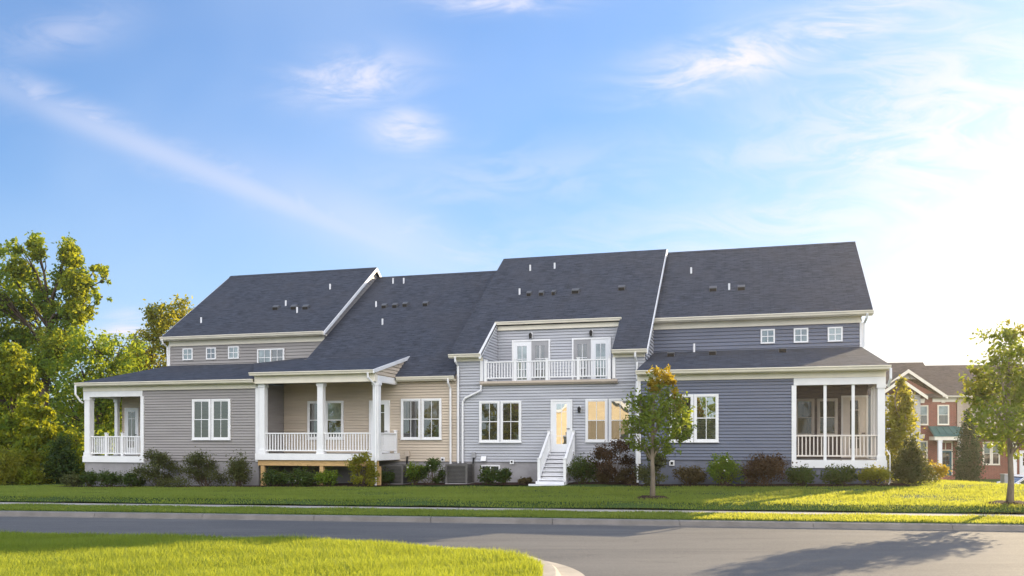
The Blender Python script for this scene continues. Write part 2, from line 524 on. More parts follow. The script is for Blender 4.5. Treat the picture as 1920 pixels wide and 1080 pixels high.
def sash_window(parent, u0, u1, z0, z1, v, glass=('g_dark', 'g_dark'), grid='v', name='window', split=.5, frame='white'):
    """double-hung window standing proud of the siding: casing > sashes, panes, glazing bars"""
    fm = M[frame]
    mb = MB()
    t = .075
    y0, y1 = v - .075, v + .02
    mb.box(u0, u0 + t, y0, y1, z0, z1).box(u1 - t, u1, y0, y1, z0, z1)
    mb.box(u0 + t, u1 - t, y0, y1, z1 - t, z1).box(u0 + t - .0, u1 - t, y0, y1, z0, z0 + t * .8)
    win = mb.build(name, fm, parent)
    MB().box(u0 - .02, u1 + .02, v - .10, v - .03, z0 - .035, z0 - .002).build('sill', fm, win)
    a, b, c, d = u0 + t, u1 - t, z0 + t * .8, z1 - t
    zm = c + (d - c) * split
    s = .032
    for lo, hi, dep, gl in ((c, zm + s / 2, .0, glass[0]), (zm - s / 2, d, .012, glass[1])):
        q = MB()
        yy0, yy1 = v - .070 + dep, v - .046 + dep
        q.box(a, a + s, yy0, yy1, lo, hi).box(b - s, b, yy0, yy1, lo, hi).box(a + s, b - s, yy0, yy1, lo, lo + s).box(a + s, b - s, yy0, yy1, hi - s, hi)
        q.build('sash', fm, win)
        p = MB()
        tl = random.uniform(-.004, .004)
        p.poly([(a + s, v - .052 + dep + tl, lo + s), (b - s, v - .052 + dep - tl, lo + s), (b - s, v - .052 + dep - tl, hi - s), (a + s, v - .052 + dep + tl, hi - s)])
        p.build('pane', M[gl], win)
        if grid:
            g = MB()
            mid = (a + b) / 2
            g.box(mid - .011, mid + .011, v - .064 + dep, v - .055 + dep, lo + s, hi - s)
            if grid == 'x':
                zz = (lo + hi) / 2
                g.box(a + s, mid - .011, v - .064 + dep, v - .055 + dep, zz - .01, zz + .01).box(mid + .011, b - s, v - .064 + dep, v - .055 + dep, zz - .01, zz + .01)
            g.build('glazing_bar', fm, win)
    return win


def square_window(parent, u0, u1, z0, z1, v, glass='g_pale', bars=(1, 1)):
    fm = M['white']
    t = .06
    mb = MB()
    mb.box(u0, u0 + t, v - .07, v + .02, z0, z1).box(u1 - t, u1, v - .07, v + .02, z0, z1)
    mb.box(u0 + t, u1 - t, v - .07, v + .02, z1 - t, z1).box(u0 + t, u1 - t, v - .07, v + .02, z0, z0 + t)
    win = mb.build('window', fm, parent)
    MB().poly([(u0 + t, v - .045, z0 + t), (u1 - t, v - .045, z0 + t), (u1 - t, v - .045, z1 - t), (u0 + t, v - .045, z1 - t)]).build('pane', M[glass], win)
    g = MB()
    um, zm = (u0 + u1) / 2, (z0 + z1) / 2
    g.box(um - .015, um + .015, v - .06, v - .047, z0 + t, z1 - t).box(u0 + t, um - .015, v - .06, v - .047, zm - .015, zm + .015).box(um + .015, u1 - t, v - .06, v - .047, zm - .015, zm + .015)
    g.build('glazing_bar', fm, win)
    return win


def glazed_door(parent, u0, u1, z0, z1, v, glass='g_dark', paint='doorwhite', gz=(.16, .95), gin=.2, casing=True, handle_right=True):
    if casing:
        t = .07
        c = MB()
        c.box(u0 - t, u0, v - .07, v + .02, z0, z1 + t).box(u1, u1 + t, v - .07, v + .02, z0, z1 + t).box(u0, u1, v - .07, v + .02, z1, z1 + t)
    mb = MB()
    ga, gb = z0 + (z1 - z0) * gz[0], z0 + (z1 - z0) * gz[1]
    a, b = u0 + (u1 - u0) * gin, u1 - (u1 - u0) * gin
    y0, y1 = v - .05, v
    mb.box(u0, a, y0, y1, z0, z1).box(b, u1, y0, y1, z0, z1).box(a, b, y0, y1, z0, ga).box(a, b, y0, y1, gb, z1)
    d = mb.build('door', M[paint], parent)
    if casing:
        c.build('casing', M['white'], d)
    MB().poly([(a, v - .04, ga), (b, v - .04, ga), (b, v - .04, gb), (a, v - .04, gb)]).build('pane', M[glass], d)
    g = MB()
    um = (a + b) / 2
    g.box(um - .01, um + .01, v - .05, v - .042, ga, gb)
    n = 5 if gb - ga > 1.4 else 3
    for k in range(1, n):
        if k in (1, n - 1) or n == 3:
            zz = ga + (gb - ga) * k / n
            g.box(a, um - .01, v - .05, v - .042, zz - .01, zz + .01).box(um + .01, b, v - .05, v - .042, zz - .01, zz + .01)
    g.build('glazing_bar', M[paint], d)
    hu = u1 - .06 if handle_right else u0 + .06
    MB().tube([(hu, v - .05, z0 + .95), (hu, v - .10, z0 + .95)], .02, 6).tube([(hu, v - .10, z0 + .95), (hu + (-.1 if handle_right else .1), v - .10, z0 + .95)], .014, 6).build('handle', M['black'], d)
    return d


def railing(parent, p0, p1, z0, z1, posts, spacing=.128, bw=.038, m=None, post_h=.08, zpost=None, run=None):
    """straight railing from p0=(u,v) to p1, bottom rail z0, top rail z1: railing > posts, balusters.  run=(dz) slopes it"""
    m = m or M['white']
    du, dv = p1[0] - p0[0], p1[1] - p0[1]
    L = math.hypot(du, dv)
    ex, ey = du / L, dv / L
    nx, ny = -ey, ex
    dzz = run or 0.0

    def bar(a, b, za, zb, hw):
        out = []
        for t, sgn in ((a, -1), (a, 1)):
            out.append((p0[0] + ex * t + nx * hw * sgn, p0[1] + ey * t + ny * hw * sgn))
        q = [(out[0][0], out[0][1], za + dzz * a / L), (out[1][0], out[1][1], za + dzz * a / L), (out[1][0], out[1][1], zb + dzz * a / L), (out[0][0], out[0][1], zb + dzz * a / L)]
        return q, (ex * (b - a), ey * (b - a), dzz * (b - a) / L)
    mb = MB()
    for za, zb, hw in ((z1 - .05, z1, .045), (z0, z0 + .05, .03)):
        q, vec = bar(0, L, za, zb, hw)
        mb.prism(q, vec)
    rl = mb.build('railing', m, parent)
    for t in posts:
        c = (p0[0] + ex * t, p0[1] + ey * t)
        zb = (zpost if zpost is not None else z0 - .1)
        q = MB().box(c[0] - .055, c[0] + .055, c[1] - .055, c[1] + .055, zb + dzz * t / L, z1 + post_h + dzz * t / L)
        q.box(c[0] - .07, c[0] + .07, c[1] - .07, c[1] + .07, z1 + post_h + dzz * t / L, z1 + post_h + .035 + dzz * t / L)
        q.build('post', m, rl)
    n = max(1, int(round(L / spacing)))
    proto = None
    for k in range(n):
        t = (k + .5) * L / n
        if any(abs(t - q) < .075 for q in posts):
            continue
        c = (p0[0] + ex * t, p0[1] + ey * t, z0 + .05 + dzz * t / L)
        if proto is None:
            h = bw / 2
            proto = MB().box(c[0] - h, c[0] + h, c[1] - h, c[1] + h, c[2] - .02, c[2] + (z1 - z0) - .09).build('baluster', m, rl)
            c0 = c
        else:
            o = proto.copy()
            col.objects.link(o)
            o.parent = rl
            o.location = (c[0] - c0[0], c[1] - c0[1], c[2] - c0[2])
    return rl


def column(parent, u, v, z0, z1, hw=.13, m=None, name='porch_column'):
    m = m or M['white']
    mb = MB().box(u - hw, u + hw, v - hw, v + hw, z0 + .16, z1 - .14)
    mb.box(u - hw - .03, u + hw + .03, v - hw - .03, v + hw + .03, z0, z0 + .16)
    mb.box(u - hw - .03, u + hw + .03, v - hw - .03, v + hw + .03, z1 - .14, z1)
    return mb.build(name, m, parent)


def slab(mb, pts, t=.11):
    """roof plane of thickness t hanging below its outline"""
    return mb.prism([(a, b, c - t) for a, b, c in pts], (0, 0, t))


def wall_lamp(parent, u, v, z):
    MB().box(u - .06, u + .06, v - .04, v, z - .12, z + .14).build('lamp_plate', M['white'], parent)
    l = MB()
    l.tube([(u, v - .16, z + .12), (u, v - .16, z + .05), (u, v - .16, z - .13)], [.03, .075, .055], 8)
    l.tube([(u, v - .04, z + .08), (u, v - .16, z + .10)], .015, 6)
    l.build('wall_lamp', M['black'], parent)


def roof_pipe(roof, u, v, z, h=.27):
    MB().tube([(u, v, z - .1), (u, v, z + h)], .045, 8).build('vent_pipe', M['pipe'], roof)


def roof_vent(roof, u, v, z, k, w_=.16):
    """low hood: a wedge with its mouth down-slope"""
    d = .34
    pts = [(u - w_, v - d / 2, z - d / 2 * k), (u - w_, v - d / 2, z - d / 2 * k + .17), (u - w_, v - .02, z + .16), (u - w_, v + d / 2, z + d / 2 * k)]
    rv = MB().prism(pts, (2 * w_, 0, 0)).build('roof_vent', M['vent'], roof)
    a, b = pts[0], pts[1]
    MB().poly([(u - w_ + .015, v - d / 2 - .006, a[2] + .0), (u + w_ - .015, v - d / 2 - .006, a[2] + .0), (u + w_ - .015, v - d / 2 - .006, b[2] - .03), (u - w_ + .015, v - d / 2 - .006, b[2] - .03)]).build('vent_mouth', M['dark'], rv)


# ---------------------------------------------------------------- ground
def kerb_y(x):
    return 21.2 - .152 * x


def zhouse(u):
    return .34 + .0175 * u


def smooth(a, b, x):
    t = np.clip((x - a) / (b - a), 0, 1)
    return t * t * (3 - 2 * t)


def ground(x, y):
    x = np.asarray(x, float); y = np.asarray(y, float)
    u = np.clip((x - H.o[0]) * H.c - (y - H.o[1]) * H.s, -30, 18)
    yb = kerb_y(x) + 2.7
    yf = H.o[1] + (-2.4 - (x - H.o[0]) * H.s) / H.c
    t = np.clip((y - yb) / np.maximum(yf - yb, 1.0), 0, 1)
    bank = .14 * smooth(0, .4, y - yb)
    z = .2 + bank + (zhouse(u) - .34) * t
    d = (x - 15.1) * .964 + (y - 31) * .265
    z = z - 1.75 * smooth(0, 11, d)
    z = z - .25 * smooth(40, 70, y) * (1 - smooth(0, 11, d))
    return z


def gz(x, y):
    return float(ground(x, y))


def grid_mesh(name, xs, ys, zf, m, kind='structure'):
    X, Y = np.meshgrid(xs, ys)
    Z = zf(X, Y)
    v = np.stack([X, Y, Z], -1).reshape(-1, 3)
    nx = len(xs)
    f = [(j * nx + i, j * nx + i + 1, (j + 1) * nx + i + 1, (j + 1) * nx + i) for j in range(len(ys) - 1) for i in range(nx - 1)]
    me = bpy.data.meshes.new(name)
    me.from_pydata(v.tolist(), [], f)
    me.materials.append(m)
    me.polygons.foreach_set('use_smooth', [True] * len(me.polygons))
    o = bpy.data.objects.new(name, me)
    col.objects.link(o)
    return tag(o, kind=kind)


def build_ground():
    # far country out to the horizon
    mb = MB().box(-3000, 3000, -3000, 3000, -2.6, -2.5)
    tag(mb.build('far_ground', M['lawn']), kind='structure')
    # lawn sheet in (x, distance behind the kerb)
    xs = np.concatenate([np.linspace(-160, -40, 13), np.linspace(-36, 34, 141), np.linspace(38, 160, 13)])
    ts = np.concatenate([np.linspace(2.7, 22, 80), np.linspace(23, 60, 38), np.linspace(65, 200, 20)])
    X, T = np.meshgrid(xs, ts)
    Y = kerb_y(X) + T
    rng = np.random.default_rng(3)
    Z = ground(X, Y) + .012 * np.sin(X * 1.3 + Y * .7) + .010 * np.sin(X * .37 - Y * 1.9) + rng.normal(0, .006, X.shape)
    v = np.stack([X, Y, Z], -1).reshape(-1, 3)
    nx = len(xs)
    f = [(j * nx + i, j * nx + i + 1, (j + 1) * nx + i + 1, (j + 1) * nx + i) for j in range(len(ts) - 1) for i in range(nx - 1)]
    me = bpy.data.meshes.new('lawn')
    me.from_pydata(v.tolist(), [], f)
    me.materials.append(M['lawn'])
    me.polygons.foreach_set('use_smooth', [True] * len(me.polygons))
    o = bpy.data.objects.new('lawn', me)
    col.objects.link(o)
    tag(o, kind='structure')

    def strip(name, a, b, za, zb, m, x0=-160, x1=160, n=1, seg=None, gapw=.012):
        mb = MB()
        if seg is None:
            seg = [(x0, x1)]
        for p, q in seg:
            mb.prism([(p, kerb_y(p) + a, -.3), (p, kerb_y(p) + b, -.3), (p, kerb_y(p) + b, zb), (p, kerb_y(p) + a, za)], (q - p, kerb_y(q) - kerb_y(p), 0))
        return tag(mb.build(name, m), kind='structure')
    tag(MB().poly([(-160, -16, 0), (160, -16, 0), (160, kerb_y(160) + .05, 0), (-160, kerb_y(-160) + .05, 0)]).build('road', M['asphalt']), kind='structure')
    joints = [-60 + 3.05 * k for k in range(41)]
    seg = [(a + .006, b - .006) for a, b in zip(joints, joints[1:])]
    strip('kerb', 0.0, .16, .115, .135, M['kerb'], seg=seg)
    strip('kerb_apron', -.09, -.004, .012, .02, M['kerb'], seg=seg)
    strip('grass_verge', .165, 1.5, .15, .20, M['lawn'])
    wj = [-60 + 1.5 * k for k in range(81)]
    strip('pavement', 1.505, 2.695, .165, .165, M['walk'], seg=[(a + .008, b - .008) for a, b in zip(wj, wj[1:])])

    # near island of grass with its rounded kerb
    edge = [(-160, 39.5), (-40, 21.75), (-14, 17.9), (-8, 17.02), (-5, 16.55), (-3.2, 16.1), (-1.9, 15.45), (-1.0, 14.95), (-.3, 14.5), (.12, 14.0), (.36, 13.4), (.45, 12.7), (.40, 11.6), (.32, 10), (.2, 5), (.2, -12)]
    # refine the outline
    pts = []
    for k in range(len(edge) - 1):
        p0, p1, p2, p3 = edge[max(k - 1, 0)], edge[k], edge[k + 1], edge[min(k + 2, len(edge) - 1)]
        for j in range(8 if k > 2 else 1):
            t = j / (8 if k > 2 else 1)
            if k > 2:
                pts.append(tuple(.5 * (2 * p1[i] + (p2[i] - p0[i]) * t + (2 * p0[i] - 5 * p1[i] + 4 * p2[i] - p3[i]) * t * t + (3 * p1[i] - p0[i] - 3 * p2[i] + p3[i]) * t ** 3) for i in (0, 1)))
            else:
                pts.append(p1)
    pts.append(edge[-1])

    def offset(ps, d):
        out = []
        for k in range(len(ps)):
            a, b = ps[max(k - 1, 0)], ps[min(k + 1, len(ps) - 1)]
            tx, ty = b[0] - a[0], b[1] - a[1]
            l = math.hypot(tx, ty)
            out.append((ps[k][0] - ty / l * d, ps[k][1] + tx / l * d))
        return out
    isl = MB().poly([(x, y, .155) for x, y in pts] + [(-160, -12, .155)])
    tag(isl.build('grass_island', M['lawn']), kind='structure')
    prof = [(0.004, -.2), (0.004, .15), (.19, .15), (.24, .12), (.29, .03), (.66, .012), (.66, -.2)]
    rings = [offset(pts, d) for d, _ in prof]
    mb = MB()
    cum = 0
    for k in range(len(pts) - 1):
        for j in range(len(prof) - 1):
            a0, a1, b0, b1 = rings[j][k], rings[j][k + 1], rings[j + 1][k], rings[j + 1][k + 1]
            za, zb = prof[j][1], prof[j + 1][1]
            mb.poly([(*a0, za), (*a1, za), (*b1, zb), (*b0, zb)])
    tag(mb.build('island_kerb', M['islandkerb']), kind='structure')
    # lawn across the road, behind the photographer
    tag(MB().poly([(-160, -16, .05), (160, -16, .05), (160, -220, .05), (-160, -220, .05)]).build('opposite_lawn', M['lawn']), kind='structure')
    return pts


ISL = build_ground()


def leaf_quads(name, P, A, Bv, m, parent=None, at=(0, 0, 0), tri=False):
    """P centres/bases (N,3); quads P-A, P+B, P+A, P-B  (rhombus leaves), or triangles"""
    n = len(P)
    off = OFF[parent.name] if parent is not None else Vector(at)
    if tri:
        V = np.stack([P - Bv, P + Bv, P + A], 1).reshape(-1, 3)
        k = 3
    else:
        V = np.stack([P - A, P + Bv - A * .15, P + A, P - Bv - A * .15], 1).reshape(-1, 3)
        k = 4
    V = V - np.array(off)
    me = bpy.data.meshes.new(name)
    me.vertices.add(n * k)
    me.vertices.foreach_set('co', V.astype(np.float32).ravel())
    me.loops.add(n * k)
    me.loops.foreach_set('vertex_index', np.arange(n * k, dtype=np.int32))
    me.polygons.add(n)
    me.polygons.foreach_set('loop_start', np.arange(0, n * k, k, dtype=np.int32))
    me.polygons.foreach_set('loop_total', np.full(n, k, dtype=np.int32))
    me.update()
    me.validate()
    me.materials.append(m)
    o = bpy.data.objects.new(name, me)
    col.objects.link(o)
    if parent is not None:
        o.parent = parent
        OFF[o.name] = off
    else:
        o.location = off
    return o


def in_poly(x, y, poly):
    inside = np.zeros(len(x), bool)
    n = len(poly)
    for i in range(n):
        x0, y0 = poly[i]
        x1, y1 = poly[(i + 1) % n]
        c = ((y0 > y) != (y1 > y)) & (x < (x1 - x0) * (y - y0) / ((y1 - y0) if y1 != y0 else 1e-9) + x0)
        inside ^= c
    return inside


def grass(name, x, y, z, hmin, hmax, wid, m, seed):
    rng = np.random.default_rng(seed)
    n = len(x)
    P = np.stack([x, y, z], 1)
    h = (hmin + (hmax - hmin) * rng.beta(1.6, 3.2, n) * 1.35) * (1 + .35 * np.sin(x * 2.1 + 1.3 * np.sin(y * 1.7)) * np.sin(y * 2.6))
    a = rng.uniform(0, 2 * np.pi, n)
    lean = rng.normal(0, .38, (n, 2))
    A = np.stack([lean[:, 0] * h, lean[:, 1] * h, h], 1)
    Bv = np.stack([np.cos(a), np.sin(a), np.zeros(n)], 1) * (wid * rng.uniform(.6, 1.3, n))[:, None]
    o = leaf_quads(name, P, A, Bv, m, tri=True)
    return tag(o, kind='stuff')


def build_grass():
    rng = np.random.default_rng(11)
    # near island, density rising towards the camera
    n = 640000
    x = rng.uniform(-13, 1, n)
    y = 9 + 10.5 * rng.uniform(0, 1, n) ** .8
    ok = in_poly(x, y, ISL + [(-160, -12)]) & (np.abs(x) < .64 * y + .5) & (rng.uniform(0, 1, n) < np.clip(14 / y, .3, 1))
    x, y = x[ok], y[ok]
    grass('island_grass', x, y, np.full(len(x), .15), .03, .115, .0055, M['grass2'], 1)
    # lawn
    n = 330000
    x = rng.uniform(-30, 18, n)
    t = 2.72 + 14 * rng.uniform(0, 1, n) ** 1.25
    y = kerb_y(x) + t
    ok = np.abs(x) < .62 * y + 1
    u, vv = (x - H.o[0]) * H.c - (y - H.o[1]) * H.s, (x - H.o[0]) * H.s + (y - H.o[1]) * H.c
    ok &= ~((u > -21.9) & (u < 12.6) & (vv > -3.4))
    x, y = x[ok], y[ok]
    grass('lawn_grass', x, y, ground(x, y) - .005, .03, .09, .014, M['grass'], 2)
    n = 60000
    x = rng.uniform(-18, 17, n)
    t = .17 + 1.32 * rng.uniform(0, 1, n)
    grass('verge_grass', x, kerb_y(x) + t, .15 + .035 * t / 1.5, .04, .085, .012, M['grass'], 4)


build_grass()


# ---------------------------------------------------------------- townhouses
def mesh_side(mb, parent, m):
    return mb.build('wall', m, parent)


VF, VU, VD = -2.0, 3.0, 2.2
U1, U1W, U12, U23, U34, U4P, U4 = -21.6, -18.45, -12.65, -4.45, 3.40, 8.96, 12.0
RIDGE_V = 8.6
GRP = 'townhouses of the attached row'


def gable_roof(root, u0, u1, ve, ze, vr, zr, vb, ridge=True):
    mb = MB()
    slab(mb, [(u0, ve, ze), (u1, ve, ze), (u1, vr, zr), (u0, vr, zr)])
    k = (zr - ze) / (vr - ve)
    slab(mb, [(u0, vr + .001, zr), (u1, vr + .001, zr), (u1, vb, zr - k * (vb - vr)), (u0, vb, zr - k * (vb - vr))])
    r = mb.build('roof', M['roof'], root)
    c = MB()
    for sg in (-1, 1):
        c.prism([(u0, vr + sg * .16, zr + .022 - k * .16), (u0, vr, zr + .025), (u0, vr, zr + .004), (u0, vr + sg * .16, zr - k * .16 + .004)], (u1 - u0, 0, 0))
    c.build('ridge_cap', M['roof'], r)
    return r


def rake(root, u, ve, ze, vr, zr, th=.17, t=.05, side=1, both=True, vb=None):
    mb = MB()
    k = (zr - ze) / (vr - ve)
    mb.prism([(u, ve, ze - th - .11), (u, ve, ze - .01), (u, vr, zr - .01), (u, vr, zr - th - .11)], (t * side, 0, 0))
    if vb:
        mb.prism([(u, vr + .001, zr - th - .11), (u, vr + .001, zr - .01), (u, vb, zr - k * (vb - vr) - .01), (u, vb, zr - k * (vb - vr) - th - .11)], (t * side, 0, 0))
    return mb.build('rake_board', M['white'], root)


def end_unit(root, side, sid, glass_front):
    """upper storey, main roof, low front roof and corner porch shared by the two end houses; side=-1 left, +1 right"""
    outer, wall_e, inner = (U1, U1W, U12) if side < 0 else (U4, U4P, U34)
    up_out = -20.9 if side < 0 else 11.8
    eave_out = -21.1 if side < 0 else 12.2
    ridge_in = inner + .60 if side < 0 else inner + .02
    gin = inner + .45 if side < 0 else inner
    lo = lambda a, b: (min(a, b), max(a, b))
    zb = -.6
    # main volume behind: side wall, back wall
    a, b = lo(up_out, gin)
    mb = MB()
    siding(mb, [(a, 5.3), (b, 5.3), (b, 7.1), (a, 7.1)], ('v', VU), .15)
    mb.build('upper_wall', sid, root)
    mb = MB()
    zr, ze = (11.46 if side < 0 else 11.34), 7.27
    k = (zr - ze) / (RIDGE_V - 2.6)
    gab = [(VU, zb), (16, zb), (16, zr - k * (16 - RIDGE_V) - .12), (RIDGE_V, zr - .12), (VU, ze + k * .4 - .12)]
    siding(mb, gab, ('u', up_out, side), .17)
    if side < 0:
        siding(mb, gab, ('u', gin, 1), .17)
    else:
        mb.poly([(inner + .01, p[0], p[1]) for p in gab])
    mb.poly([(a, 16, zb), (b, 16, zb), (b, 16, 7.2), (a, 16, 7.2)])
    mb.build('gable_wall', sid, root)
    r0, r1 = lo(eave_out, ridge_in)
    roof = gable_roof(root, r0, r1, 2.6, ze, RIDGE_V, zr, 16.4)
    rake(root, eave_out, 2.6, ze, RIDGE_V, zr, .06, .03, side, vb=16.4)
    if side < 0:
        rake(root, ridge_in, 2.6, ze, RIDGE_V, zr, .07, .04, 1, vb=16.4)
    gutter(root, r0, r1, 2.6, ze - .0)
    f = MB()
    f.box(a, b, VU - .05, VU + .02, 6.84, 7.10)
    f.box(r0, r1, 2.6, VU - .05, 7.10, 7.14)
    f.build('frieze_board', M['cream'], root)
    # corner board of the upper storey
    MB().box(up_out - .06, up_out + .06, VU - .06, VU + .06, 5.5, 6.84).build('corner_board', M['white'], root)
    # low front roof, hipped at the outer end
    eo = -21.72 if side < 0 else 12.12
    ei = U12 - .05 if side < 0 else inner - .02
    ti = inner if side < 0 else inner + .1
    low = MB()
    top, bot = 5.87, 4.66
    mo = (up_out, VU, top)
    pts = [(ei, -2.35, bot), (eo, -2.35, bot), mo, (ti, VU, top)]
    low.prism([(p[0], p[1], p[2] - .08) for p in pts], (0, 0, .08))
    low.prism([(eo, -2.35, bot - .081), (eo, 1.6, bot - .081), (up_out, VU + .9, top - .081), (up_out, VU, top - .081)], (0, 0, .08))
    lr = low.build('porch_roof', M['roof'], root)
    g0, g1 = lo(eo, ei)
    gutter(root, g0, g1, -2.33, bot)
    # soffit, frieze and porch beam
    f = MB()
    f.box(*lo(outer, inner), VF - .06, VF + .02, 4.29, 4.53)
    f.box(*lo(eo, inner), -2.33, VF - .06, 4.50, 4.53)
    f.box(*lo(outer, outer - side * .03), VF + .02, 1.5, 4.29, 4.6)
    f.build('frieze_board', M['cream'], root)
    # front wall of the ground floor
    mb = MB()
    c0, c1 = lo(wall_e, inner)
    siding(mb, [(c0, 1.17 if side < 0 else 1.34), (c1, 1.17 if side < 0 else 1.34), (c1, 4.29), (c0, 4.29)], ('v', VF))
    mb.build('front_wall', sid, root)
    zs = 1.17 if side < 0 else 1.34
    return roof, lr, zs


def corner_porch(root, side, sid, vb):
    outer, wall_e = (U1, U1W) if side < 0 else (U4, U4P)
    lo = lambda a, b: (min(a, b), max(a, b))
    a, b = lo(outer, wall_e)
    MB().box(a, b, VF, vb, 1.30, 1.38).build('deck', M['deck'], root)
    sk = MB()
    sk.box(a - .04 * (side < 0), b + .04 * (side > 0), VF - .05, VF, 1.10, 1.38)
    sk.box(*lo(outer, outer + side * .04), VF, vb, 1.10, 1.38)
    sk.build('skirt_board', M['white'], root)
    bm = MB()
    bm.box(a, b, VF - .04, VF + .22, 4.04, 4.285)
    bm.box(*lo(outer, outer - side * .22), VF + .22, vb, 4.04, 4.285)
    bm.build('porch_beam', M['white'], root)
    MB().box(a, b, VF + .22, vb, 4.285, 4.32).build('porch_ceiling', M['ceiling'], root)
    # back and inner walls of the porch
    mb = MB()
    siding(mb, [(a + (.28 if side < 0 else 0), 1.38), (b - (.22 if side > 0 else 0), 1.38), (b - (.22 if side > 0 else 0), 4.285), (a + (.28 if side < 0 else 0), 4.285)], ('v', vb))
    siding(mb, [(VF, 1.38), (vb, 1.38), (vb, 4.285), (VF, 4.285)], ('u', wall_e, side))
    mb.build('porch_wall', sid, root)
    MB().box(*lo(wall_e - side * .07, wall_e + side * .09), VF - .055, VF + .06, 1.10, 4.035).build('corner_board', M['white'], root)


# ---- unit 1: taupe
h1 = empty('townhouse', 'taupe grey end townhouse with an open white corner porch nearest the left wood', 'house', H, U1, VF, zhouse(U1), GRP)
roof1, low1, _ = end_unit(h1, -1, M['taupe'], None)
corner_porch(h1, -1, M['beige'], .1)
column(h1, -21.43, VF + .13, 1.38, 4.04, .14)
column(h1, -21.47, -.05, 1.38, 4.04, .08)
railing(h1, (-21.28, VF + .1), (U1W - .09, VF + .1), 1.47, 2.27, [.82, 1.68], .125, zpost=1.38, post_h=.12)
railing(h1, (-21.45, VF + .3), (-21.45, 0), 1.47, 2.27, [], .13)
glazed_door(h1, -21.05, -20.42, 1.40, 3.55, .1, 'g_curt', gin=.18)
sash_window(h1, -20.25, -19.4, 2.1, 3.6, .1, ('g_blind', 'g_pale'))
MB().box(U1 + .03, U1W, VF + .02, VU, -.6, 1.10).box(U1W, U12 - .01, VF + .02, VU, -.6, 1.17).build('foundation', M['concrete'], h1)
for k in (0, 1):
    sash_window(h1, -15.88 + k * .965, -14.96 + k * .965, 2.12, 3.86, VF, ('g_blind', 'g_blind'))
square_window(h1, -20.08, -19.5, 6.12, 6.72, VU, 'g_pale')
square_window(h1, -18.72, -18.16, 6.12, 6.72, VU, 'g_dark')
square_window(h1, -17.46, -16.86, 6.12, 6.74, VU, 'g_pale')
w_ = MB()
for a, b in ((-15.81, -15.75), (-15.10, -15.04), (-14.40, -14.34)):
    w_.box(a, b, 2.90, VU, 5.70, 6.56)
w_.box(-15.75, -14.40, 2.91, VU, 6.50, 6.56).box(-15.75, -14.40, 2.91, VU, 5.70, 5.76)
wd = w_.build('sliding_window', M['white'], h1)
for a, b, g in ((-15.75, -15.10, 'g_pale'), (-15.04, -14.40, 'g_curt')):
    MB().poly([(a, 2.95, 5.76), (b, 2.95, 5.76), (b, 2.95, 6.5), (a, 2.95, 6.5)]).build('pane', M[g], wd)
    m_ = (a + b) / 2
    MB().box(m_ - .012, m_ + .012, 2.93, 2.945, 5.76, 6.5).box(a, m_ - .012, 2.93, 2.945, 6.12, 6.145).box(m_ + .012, b, 2.93, 2.945, 6.12, 6.145).build('glazing_bar', M['white'], wd)
# saddle of shingles where the low roof meets the neighbour's porch roof
sd_ = MB()
sd_.poly([(-16.0, 2.88, 5.86), (-12.66, 2.88, 6.10), (-12.66, .2, 5.52)]).poly([(-16.0, 2.88, 5.86), (-12.66, .2, 5.52), (-12.70, -2.3, 4.92)]).poly([(-16.0, 2.88, 5.86), (-12.70, -2.3, 4.92), (-12.70, -2.3, 4.66)])
sd_.build('roof_saddle', M['roof'], h1)
downspout(h1, [(-21.70, -2.40, 4.55), (-21.70, -2.40, 4.15), (-21.62, -2.2, 3.85), (-21.60, -2.08, 3.78)])
downspout(h1, [(-20.98, 2.52, 7.15), (-20.98, 2.6, 6.95), (-20.95, 2.9, 6.8), (-20.95, 2.93, 5.85)])
MB().box(U12 - .12, U12 + .06, VF - .06, VF + .06, 1.17, 4.5).build('corner_board', M['white'], h1)
for u, v, z in ((-19.63, 3.82, 8.12), (-15.52, 5.1, 9.01), (-13.77, 6.56, 10.03), (-14.46, 4.38, 8.51)):
    roof_pipe(roof1, u, v, z)
for u, v, z in ((-15.91, 4.88, 8.86), (-14.85, 4.84, 8.84), (-14.16, 4.8, 8.8)):
    roof_vent(roof1, u, v, z, .698)

# ---- unit 2: beige
h2 = empty('townhouse', 'beige townhouse with a three column white porch raised on yellow timber posts', 'house', H, U12, VF, zhouse(U12), GRP)
K2 = .667
r2 = gable_roof(h2, U12 + .47, U23 - .02, -.3, 4.80, 9.0, 11.0, 16.2)
for u, v, z in ((-10.93, 8.24, 10.5), (-10.29, 8.18, 10.46), (-10.8, 5.8, 8.87), (-9.66, 4.04, 7.7)):
    roof_pipe(r2, u, v, z)
for u, v, z in ((-10.29, 5.76, 8.84), (-9.71, 5.76, 8.84), (-9.18, 5.82, 8.88), (-8.08, 5.78, 8.86)):
    roof_vent(r2, u, v, z, K2, .13)
mb = MB()
siding(mb, [(U12 + .03, 1.17), (U23, 1.17), (U23 + .02, 4.88), (U12 + .03, 4.88)], ('v', 0.0))
mb.build('front_wall', M['beige'], h2)
MB().poly([(U12, 16, -.6), (U23, 16, -.6), (U23, 16, 5.3), (U12, 16, 5.3)]).build('back_wall', M['beige'], h2)
MB().box(U12 + .02, U23, .03, 15.9, -.6, 1.17).build('foundation', M['concrete'], h2)
mb = MB()
siding(mb, [(VF, 1.17), (0, 1.17), (0, 4.5), (VF, 4.5)], ('u', U12 + .005, 1))
mb.build('porch_side_wall', M['taupe'], h2)
PR = -7.12
ps = MB()
kk = .235
ps.prism([(U12 - .12, -2.45, 4.84), (PR, -2.45, 4.84), (PR, 1.30, 4.84 + 3.75 * kk), (U12 - .12, 1.30, 4.84 + 3.75 * kk)], (0, 0, .09))
ps.build('porch_roof', M['roof'], h2)
gutter(h2, U12 - .13, PR, -2.44, 4.925)
